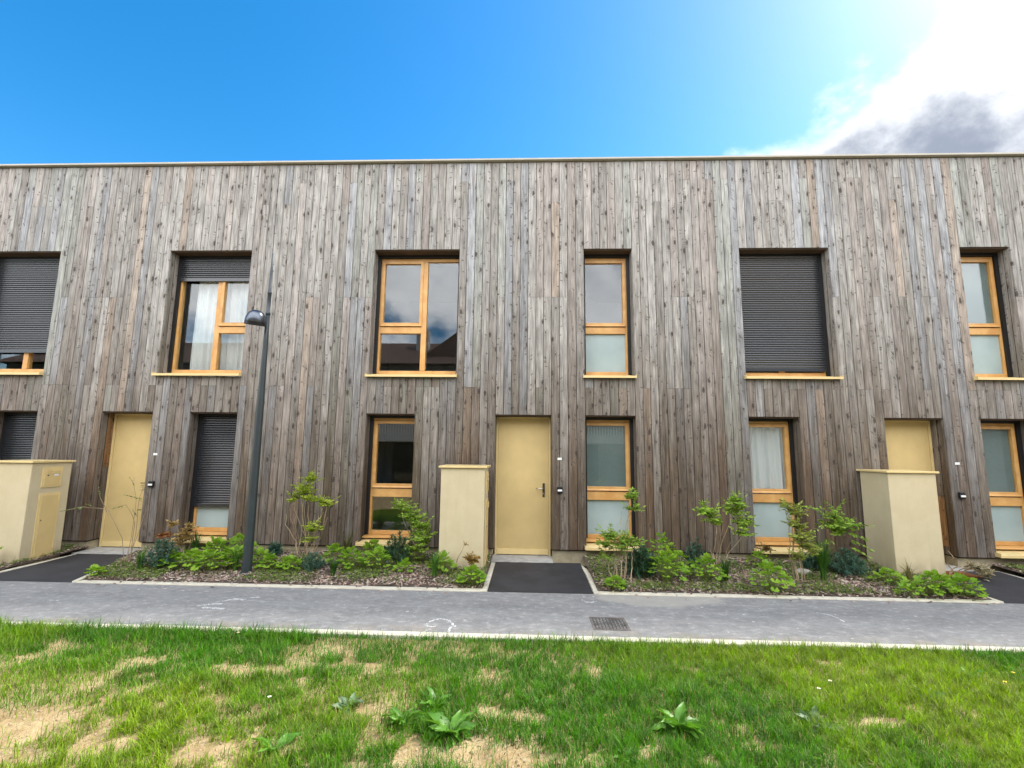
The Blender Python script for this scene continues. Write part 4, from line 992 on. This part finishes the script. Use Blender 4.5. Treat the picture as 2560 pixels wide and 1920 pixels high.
leggy(2.70, 7.10, [(2.45, 6.9, .85), (2.55, 6.9, .75), (2.65, 6.92, .8), (2.78, 6.9, .95), (2.88, 6.9, .85), (2.95, 6.9, .7)],
      [((2.41, 6.88, .86), .05, 7, .13), ((2.54, 6.88, .74), .06, 8, .12), ((2.82, 6.88, .90), .09, 14, .14), ((2.93, 6.88, .72), .07, 9, .13), ((2.84, 6.9, 1.0), .05, 6, .09), ((2.92, 6.88, .58), .04, 4, .12)], 'V-shaped shrub with bare forked stems and leaves at the top, between two right-hand windows', 25, ((.17, .30, .028), (.38, .54, .07)), .058)
leggy(3.46, 6.64, [(3.44, 6.55, .98), (3.50, 6.56, .9), (3.42, 6.56, .8), (3.54, 6.56, .7), (3.33, 6.55, 1.0)],
      [((3.45, 6.53, .92), .05, 9, .11), ((3.44, 6.53, .75), .05, 8, .11), ((3.50, 6.53, .60), .07, 8, .12), ((3.60, 6.53, .45), .09, 10, .13), ((3.45, 6.53, .35), .05, 5, .1), ((3.30, 6.54, 1.0), .03, 3, .09)], 'tall thin shrub in front of the curtained ground-floor window', 26, OLIVE)
# arching shrub beside the right-hand pillar: paired leaves on long sprays
AR = (4.36, 7.30, .07)
shrub(AR, 'arching shrub with rows of paired leaves beside the right-hand pillar', [[(4.36, 7.3, .06), (4.33, 7.15, .4), (4.28, 7.05, .75)], [(4.34, 7.3, .06), (4.25, 7.15, .5), (4.1, 7.0, .95)], [(4.4, 7.3, .06), (4.4, 7.1, .5), (4.45, 6.95, .75)], [(4.36, 7.32, .06), (4.34, 7.2, .6), (4.3, 7.1, 1.0)]],
      [(V3(4.1, 7.0, .84), V3(3.74, 6.95, .98), .05, 11), (V3(4.2, 7.0, .70), V3(3.86, 6.93, .62), .05, 11), (V3(4.18, 7.0, .50), V3(3.94, 6.93, .42), .04, 9), (V3(4.3, 6.98, .82), V3(4.46, 6.9, .74), .04, 9),
       (V3(4.4, 6.95, .70), V3(4.60, 6.82, .74), .03, 8), (V3(4.35, 6.98, .60), V3(4.52, 6.86, .56), .03, 9), (V3(4.38, 6.98, .42), V3(4.55, 6.88, .33), .03, 9), (V3(4.4, 7.0, .5), V3(4.6, 6.9, .42), .03, 9),
       (V3(4.3, 7.05, .85), V3(4.12, 6.98, 1.02), .0, 8), (V3(4.3, 7.08, .9), V3(4.36, 7.0, 1.04), .0, 7), (V3(4.2, 7.0, .9), V3(4.3, 6.95, .80), .02, 8), (V3(4.0, 6.98, .30), V3(3.80, 6.92, .32), .03, 7)]
      + ball_sprays((4.28, 7.02, .66), (.16, .07, .20), 60, .19, rg, .05), .075, ((.16, .28, .03), (.36, .52, .08)), (.22, .15, .10, .5), 27, .007)
RUST = ((.26, .09, .03), (.42, .20, .07)); DRYC = ((.30, .19, .06), (.46, .33, .14))
leggy(-5.32, 7.42, [(-5.40, 7.4, .52), (-5.25, 7.38, .45), (-5.14, 7.38, .50), (-5.35, 7.38, .3)], [((-5.40, 7.36, .5), .03, 2, .08), ((-5.25, 7.36, .32), .08, 7, .10), ((-5.15, 7.36, .45), .04, 3, .08), ((-5.34, 7.36, .22), .05, 4, .1)], 'small dried yellow-brown shrub at the shuttered ground-floor window', 31, DRYC, .055)
leggy(-5.50, 7.40, [(-5.56, 7.36, .36), (-5.50, 7.36, .36)], [((-5.54, 7.34, .34), .03, 4, .07)], 'little sprig with rust-red leaves at the wall right of the left door', 32, RUST, .06)
leggy(-.77, 6.68, [(-.74, 6.62, .28), (-.80, 6.62, .22), (-.70, 6.62, .26)], [((-.75, 6.6, .22), .05, 9, .09)], 'small reddish dying plant at the foot of the middle pillar', 33, ((.26, .10, .03), (.36, .30, .06)), .05)
leggy(3.42, 7.40, [(3.36, 7.34, .32), (3.48, 7.34, .34), (3.30, 7.34, .48)], [((3.44, 7.33, .30), .05, 5, .08)], 'small reddish twiggy plant under the curtained window', 34, ((.22, .09, .04), (.26, .22, .06)), .045)
leggy(5.98, 7.30, [(6.1, 7.2, .18), (6.15, 7.15, .25), (5.62, 6.9, .42), (6.25, 7.2, .2)], [((6.14, 7.1, .16), .06, 5, .09), ((6.2, 7.05, .06), .05, 4, .08)], 'dried fallen stalks with pale leaves on the mat behind the right-hand pillar', 35, ((.30, .26, .17), (.46, .40, .28)), .06)
leggy(-1.03, 6.80, [(-.86, 6.74, .42)], [((-.87, 6.74, .40), .01, 1, .04)], 'single bare curved twig in front of the middle pillar', 36, DRYC, .02)
leggy(-7.62, 6.55, [(-7.32, 6.5, .30), (-7.45, 6.5, .22), (-7.25, 6.5, .15)], [((-7.38, 6.5, .22), .06, 6, .11)], 'small green sprig at the foot of the leftmost pillar', 37, GREEN, .06)

# mulch: one layer of bark chips, and low creeping weeds between the plants
def in_bed(x, y):
    ok = (y > 6.15) & (y < 7.74)
    a = (x > -5.60-.50*np.clip((y-6.13)/1.4, 0, 1)) & (x < -.58); b = (x > .86) & (x < 5.42); c = (x < -7.08) & (x > -9.6); d = (x > 6.88) & (x < 9.2)
    for px0, px1, py0, py1 in ((-7.8, -7.15, 6.74, 7.37), (-1.27, -.62, 6.89, 7.49), (5.07, 5.73, 7.07, 7.67)): ok &= ~((x > px0) & (x < px1) & (y > py0) & (y < py1))
    return ok & (a | b | c | d)
def make_mulch():
    rng = np.random.default_rng(77); n = 30000; x = rng.uniform(-9.5, 9.2, n); y = rng.uniform(6.12, 7.74, n); k = in_bed(x, y); x, y = x[k], y[k]
    ex = rng.uniform(-8, 8, 260); ex = ex[((ex > -5.6) & (ex < -.6)) | ((ex > .9) & (ex < 5.4))]; x = np.concatenate([x, ex]); y = np.concatenate([y, 6.14-.22*rng.random(len(ex))**3]); n = len(x)
    TV = [(-.5, -.5, 0), (.5, -.5, 0), (.5, .5, 0), (-.5, .5, 0), (-.42, -.4, 1), (.45, -.42, 1), (.4, .42, 1), (-.46, .4, 1)]
    TF = [(4, 5, 6), (4, 6, 7), (0, 1, 5), (0, 5, 4), (1, 2, 6), (1, 6, 5), (2, 3, 7), (2, 7, 6), (3, 0, 4), (3, 4, 7)]
    a = rng.random(n)*6.283; D = np.stack([np.cos(a), np.sin(a), rng.normal(0, .22, n)], 1); M = frames(D, rng.normal(0, .5, n))
    s = np.stack([.009+.014*rng.random(n), .022+.055*rng.random(n)**2, .003+.005*rng.random(n)], 1); M = M*s[:, None, :]
    P = np.stack([x, y, np.where(y < 6.14, np.where(y < 6.05, .004, .020), bed_z(x, y)+rng.random(n)*.018)], 1)
    pal = np.array([(.30, .235, .185), (.22, .15, .11), (.38, .32, .27), (.14, .095, .07), (.27, .19, .155), (.42, .35, .27), (.10, .07, .055), (.31, .21, .17)])
    t = np.concatenate([pal[rng.integers(0, 8, n)]*rng.uniform(.9, 1.5, (n, 1)), rng.random((n, 1))], 1)
    tag(flush([instances(TV, TF, M, P, t)], 'bark_mulch', DRY), 'pinkish-brown bark chip mulch covering the planting beds', 'mulch', kind='stuff')
    # creeping weeds in patches
    n = 60000; x = rng.uniform(-9, 9, n); y = rng.uniform(6.12, 7.7, n); d = vnoise(x, y, 1.7, 21, 3)
    k = in_bed(x, y) & (d+.26*(rng.random(n)-.5) > .50); x, y = x[k], y[k]; n = len(x); acc = []
    a = rng.random(n)*6.283; add_leaves(acc, np.stack([x, y, bed_z(x, y)+.012+.03*rng.random(n)], 1), np.stack([np.cos(a), np.sin(a), .15+.5*rng.random(n)], 1), .038, (.085, .14, .022), (.22, .31, .06), rng=rng)
    n = 5000; x = rng.uniform(-9, 9, n); y = rng.uniform(6.14, 6.9, n); k = in_bed(x, y) & (vnoise(x, y, 2.1, 31, 3) > .52); x, y = x[k], y[k]; n = len(x); a = rng.random(n)*6.283
    blades(acc, np.stack([x, y, bed_z(x, y)], 1), np.stack([np.cos(a), np.sin(a)], 1), .05+.07*rng.random(n), .005, .4+rng.random(n), ((.07, .11, .02), (.17, .20, .05)), rng, 2)
    tag(flush(acc, 'creeping_weeds', LEAFY), 'low creeping weeds scattered over the mulch', 'weeds', kind='stuff')
make_mulch()

# ------------------------------------------------------------------ lawn
BARE = [(-2.95, 3.02, .54, .24), (-2.45, 2.86, .26, .14), (-1.85, 2.86, .22, .13), (-2.15, 3.85, .42, .11), (-2.95, 3.92, .22, .07), (-1.60, 3.98, .26, .08), (-.98, 3.93, .22, .10), (-1.35, 4.05, .22, .06),
        (-.10, 3.34, .28, .11), (-.40, 2.92, .36, .18), (-.82, 3.06, .09, .09), (.72, 3.05, .13, .06), (2.25, 3.40, .18, .07), (1.35, 3.15, .14, .05), (1.0, 2.98, .08, .07), (2.85, 3.5, .12, .05),
        (2.45, 4.27, .20, .04), (-3.85, 3.98, .36, .05), (-3.1, 2.72, .3, .12), (-.75, 4.50, .50, .04), (-1.6, 4.53, .5, .03)]
def grass_density(x, y):
    n = vnoise(x, y, 1.5, 41, 4); f = vnoise(x, y, 7.5, 43, 4)
    d = np.clip((n-.20+.07*np.clip(x, -1, 1.5))*3.4, .2, 1)*np.clip((f-.18+.04*np.clip(x, -1, 1.5))*3.0, .15, 1)
    for (cx, cy, rx, ry) in BARE:
        r = np.sqrt(((x-cx)/rx)**2+((y-cy)/ry)**2)+(f-.5)*1.7; d = d*np.clip((r-.52)*1.7, .09, 1)
    d = np.maximum(d, np.clip((y-4.30)/.12, 0, 1)*np.where(x < -1.9, .95, .75)*np.where((x > -1.9) & (x < -.2), .35, 1))
    return d
def make_grass():
    rng = np.random.default_rng(5); n = 620000
    y = 1.9+(4.60-1.9)*rng.random(n)**.95; x = (rng.random(n)-.5)*2*(1.25*y+1.0)
    k = rng.random(n) < grass_density(x, y)*np.clip((y-1.6)/1.0, .25, 1)*.85; x, y = x[k], y[k]
    # blades stand in small tufts that lean together
    cx = np.round(x/.045+(vnoise(x, y, 20, 61, 1)-.5)*1.5); cy = np.round(y/.045+(vnoise(x, y, 20, 62, 1)-.5)*1.5)
    hsh = np.sin(cx*12.9898+cy*78.233)*43758.5453; hsh -= np.floor(hsh); h2 = np.sin(cx*39.3+cy*11.1)*24634.63; h2 -= np.floor(h2)
    pull = (.05+.25*h2); x = x*(1-pull)+cx*.045*pull; y = np.minimum(y*(1-pull)+cy*.045*pull, 4.595); n = len(x)
    h = vnoise(x, y, 2.2, 47, 3); tall = np.clip((y-4.25)/.2, 0, 1)*np.where(x < -2.0, 1.0, .1)+np.clip((h-.5)*3, 0, 1)*.8
    L = (.034+.062*rng.random(n))*(.7+.5*h2)*(1+.5*tall); a = hsh*6.283+rng.normal(0, 1.4, n); D = np.stack([np.cos(a), np.sin(a)], 1)
    acc = []; P = np.stack([x, y, lawn_z(x, y)-.004], 1)
    yel = np.clip((vnoise(x, y, .9, 53, 3)-.42)*3.2+.25*(h2-.5), 0, 1)[:, None]
    blades(acc, P, D, L, .0026+.0028*rng.random(n), .4+1.5*rng.random(n), ((1, 1, 1), (1, 1, 1)), rng, 3, .0, .9*rng.random(n)**1.3)
    v, f, _ = acc[0]
    c0 = np.array([.036, .145, .003])*(1-yel)+np.array([.150, .275, .005])*yel; c1 = np.array([.120, .325, .008])*(1-yel)+np.array([.300, .430, .012])*yel
    t = rng.random((n, 1)); c = (c0*(1-t)+c1*t)*rng.uniform(.75, 1.2, (n, 1))*(.54+.70*hsh)[:, None]; dead = rng.random(n) < .045; c[dead] = np.array([.34, .27, .12])*rng.uniform(.7, 1.2, (dead.sum(), 1))
    tone = np.repeat(np.concatenate([c, t], 1), 7, 0)
    tag(flush([(v, f, tone)], 'grass', BLADE), 'patchy green lawn grass over sandy soil', 'grass', kind='stuff')
    # clods and crumbs of soil, dry straw
    n = 16000; y = 2.0+2.6*rng.random(n); x = (rng.random(n)-.5)*2*(1.25*y+.6); k = rng.random(n) > grass_density(x, y)*1.6; x, y = x[k], y[k]; n = len(x)
    TV = [(0, 0, .7), (.6, 0, 0), (0, .55, .1), (-.55, .1, 0), (.1, -.6, .05), (0, 0, -.4)]; TF = [(0, 1, 2), (0, 2, 3), (0, 3, 4), (0, 4, 1), (5, 2, 1), (5, 3, 2), (5, 4, 3), (5, 1, 4)]
    M = frames(rng.normal(0, 1, (n, 3)), rng.random(n)*6)*(.004+.020*rng.random(n)**4)[:, None, None]
    tag(flush([instances(TV, TF, M, np.stack([x, y, lawn_z(x, y)], 1), ltone(n, (.27, .20, .115), (.44, .34, .21), rng))], 'soil_crumbs', DRY), 'crumbs of dry sandy soil on the bare lawn patches', 'soil', kind='stuff')
    n = 5000; y = 2.0+2.6*rng.random(n); x = (rng.random(n)-.5)*2*(1.25*y+.6); a = rng.random(n)*6.283; acc = []
    blades(acc, np.stack([x, y, lawn_z(x, y)+.004], 1), np.stack([np.cos(a), np.sin(a)], 1), .03+.06*rng.random(n), .0028, 1.35+.15*rng.random(n), ((.30, .23, .11), (.46, .37, .20)), rng, 2)
    tag(flush(acc, 'dry_straw', DRY), 'loose dry straw lying in the lawn', 'straw', kind='stuff')
make_grass()
def broad_leaf_mesh(name, mat, wid=.2, wave=.03, seg=7):
    V = []; F = []
    for i in range(seg+1):
        t = i/seg; w = wid*math.sin(math.pi*min(1, t**.75))**.8 if 0 < t < 1 else .012; z = .38*t-.62*t*t
        for k in (-1, -.5, 0, .5, 1): V.append((w*k, t, z+abs(k)*.05*(1 if abs(k) > .7 else .6)+wave*math.sin(t*17+k*2)*abs(k)))
    for i in range(seg):
        for k in range(4): F.append((i*5+k, i*5+k+1, i*5+k+6, i*5+k+5))
    me = bpy.data.meshes.new(name); me.from_pydata(V, [], F); me.update(); me.materials.append(mat); me.polygons.foreach_set('use_smooth', [True]*len(F)); return me
BROAD = [broad_leaf_mesh('broad_leaf', DOCK, .20, .035), broad_leaf_mesh('broad_leaf', DOCK, .16, .05), broad_leaf_mesh('broad_leaf', DOCK, .25, .03)]
PALE = [broad_leaf_mesh('broad_leaf', mat_leaf('greyish_leaf', (.085, .15, .075), (.17, .25, .13), .25), .2, .03)]
def weed(x, y, r, n, label, seed, ms=BROAD, up=.7):
    rng = np.random.default_rng(seed+70); z = float(lawn_z(np.array([x]), np.array([y]))[0]); root = tag(empty('broadleaf_weed', (x, y, z)), label, 'weed', 'broad-leaved weeds in the lawn')
    n = int(n*2.0)
    for i in range(n):
        a = i*2.4+rng.uniform(-.8, .8); t = i/n; d = np.array([math.cos(a), math.sin(a), up*(1.35-1.15*t)+rng.uniform(-.2, .5)])
        put_leaf(ms[i % len(ms)], root, (x+.04*math.cos(a)*rng.random(), y+.04*math.sin(a)*rng.random(), z), d, r*rng.uniform(.35, .9), rng.uniform(-.9, .9))
for i, a in enumerate([(-.78, 3.24, .17, 13, 'left of the two big dock weeds in the middle of the lawn'), (-.62, 3.42, .17, 9, 'dock weed just behind the two big ones in mid-lawn'), (-.46, 3.14, .20, 15, 'nearer and larger of the two dock weeds in mid-lawn'),
        (.93, 3.26, .20, 14, 'dock weed with tall pale leaves right of the lawn centre'), (.10, 3.48, .10, 8, 'small dark weed at the edge of the central bare patch'), (-1.18, 3.40, .13, 11, 'greyish soft-leaved weed left of the dock weeds'),
        (-1.44, 2.95, .15, 7, 'weed with one upright pointed leaf at the lower left of the lawn'), (1.84, 3.40, .16, 10, 'pale ragged weed on the right half of the lawn'), (2.82, 3.75, .12, 7, 'pale broad weed far right in the lawn'),
        (3.39, 4.08, .12, 8, 'bluish broad weed near the kerb at far right'), (-2.72, 4.47, .15, 10, 'leafy weed at the kerb below the left house'), (-2.48, 4.50, .16, 10, 'weed overhanging the kerb beside a daisy'),
        (.85, 4.45, .08, 7, 'light green weed at the kerb below the drain cover'), (3.37, 4.56, .08, 6, 'low weed overhanging the kerb at far right'), (.55, 2.98, .12, 8, 'grassy weed in the lower middle of the lawn'), (1.55, 3.02, .11, 8, 'low weed near the bottom edge right of centre')]):
    weed(a[0], a[1], a[2], a[3], a[4], i, PALE if i in (5, 7, 8) else BROAD)
def flower(x, y, label, mat, r=.011, h=.07, n=9):
    z = float(lawn_z(np.array([x]), np.array([y]))[0]); root = tag(empty('lawn_flower', (x, y, z)), label, 'flower', 'small flowers in the lawn'); m = MB()
    for i in range(n):
        a = 2*math.pi*i/n; c, s = math.cos(a), math.sin(a); q = .3
        m.add([(x+c*r*.25, y+s*r*.25, z+h), (x+math.cos(a-q)*r, y+math.sin(a-q)*r, z+h+.002), (x+c*r*1.15, y+s*r*1.15, z+h+.001), (x+math.cos(a+q)*r, y+math.sin(a+q)*r, z+h+.002)], [(0, 1, 2, 3)])
    m.build('petals', mat, root); MB().lathe([(r*.1, h), (r*.42, h+.001), (r*.3, h+.005), (.0004, h+.006)], 8, Matrix.Translation((x, y, z))).build('centre', YEL, root)
    t = MB(); t.tone = (.08, .17, .03, .5); t.tube([(x+.01, y, z), (x+.004, y, z+h*.6), (x, y, z+h)], .0016, 4).build('stalk', DRY, root)
for x, y, lb, mt in [(-1.70, 3.35, 'white daisy above the bare soil on the left of the lawn', PETAL), (-2.58, 4.44, 'white daisy by the kerb weeds on the left', PETAL), (2.04, 3.71, 'white daisy in dense grass on the right of the lawn', PETAL), (1.71, 4.48, 'white daisy near the kerb right of the drain cover', PETAL),
        (2.19, 3.83, 'white daisy furthest right in the lawn', PETAL), (3.69, 4.06, 'yellow flower at far right close to the kerb', YEL), (3.47, 3.89, 'yellow flower at far right, the nearer of two', YEL)]: flower(x, y, lb, mt)
def fallen(x, y, z, label, c, seed):
    acc = []; rng = np.random.default_rng(seed); add_leaves(acc, [(x, y, z)], [(math.cos(seed), math.sin(seed), .05)], .09, c, c, rng=rng, roll=.1)
    tag(flush(acc, 'fallen_leaf', DRY, kind=None), label, 'leaf')
fallen(3.66, 6.32, .045, 'pale yellow fallen blade on the mulch before the big sedge tuft', (.55, .47, .10), 2)
fallen(5.81, 6.91, .02, 'orange fallen leaf on the right black entrance path', (.45, .20, .06), 4)
fallen(6.12, 7.02, .03, 'pale curled dry leaf at the front edge of the rust-brown mat', (.48, .42, .30), 5)
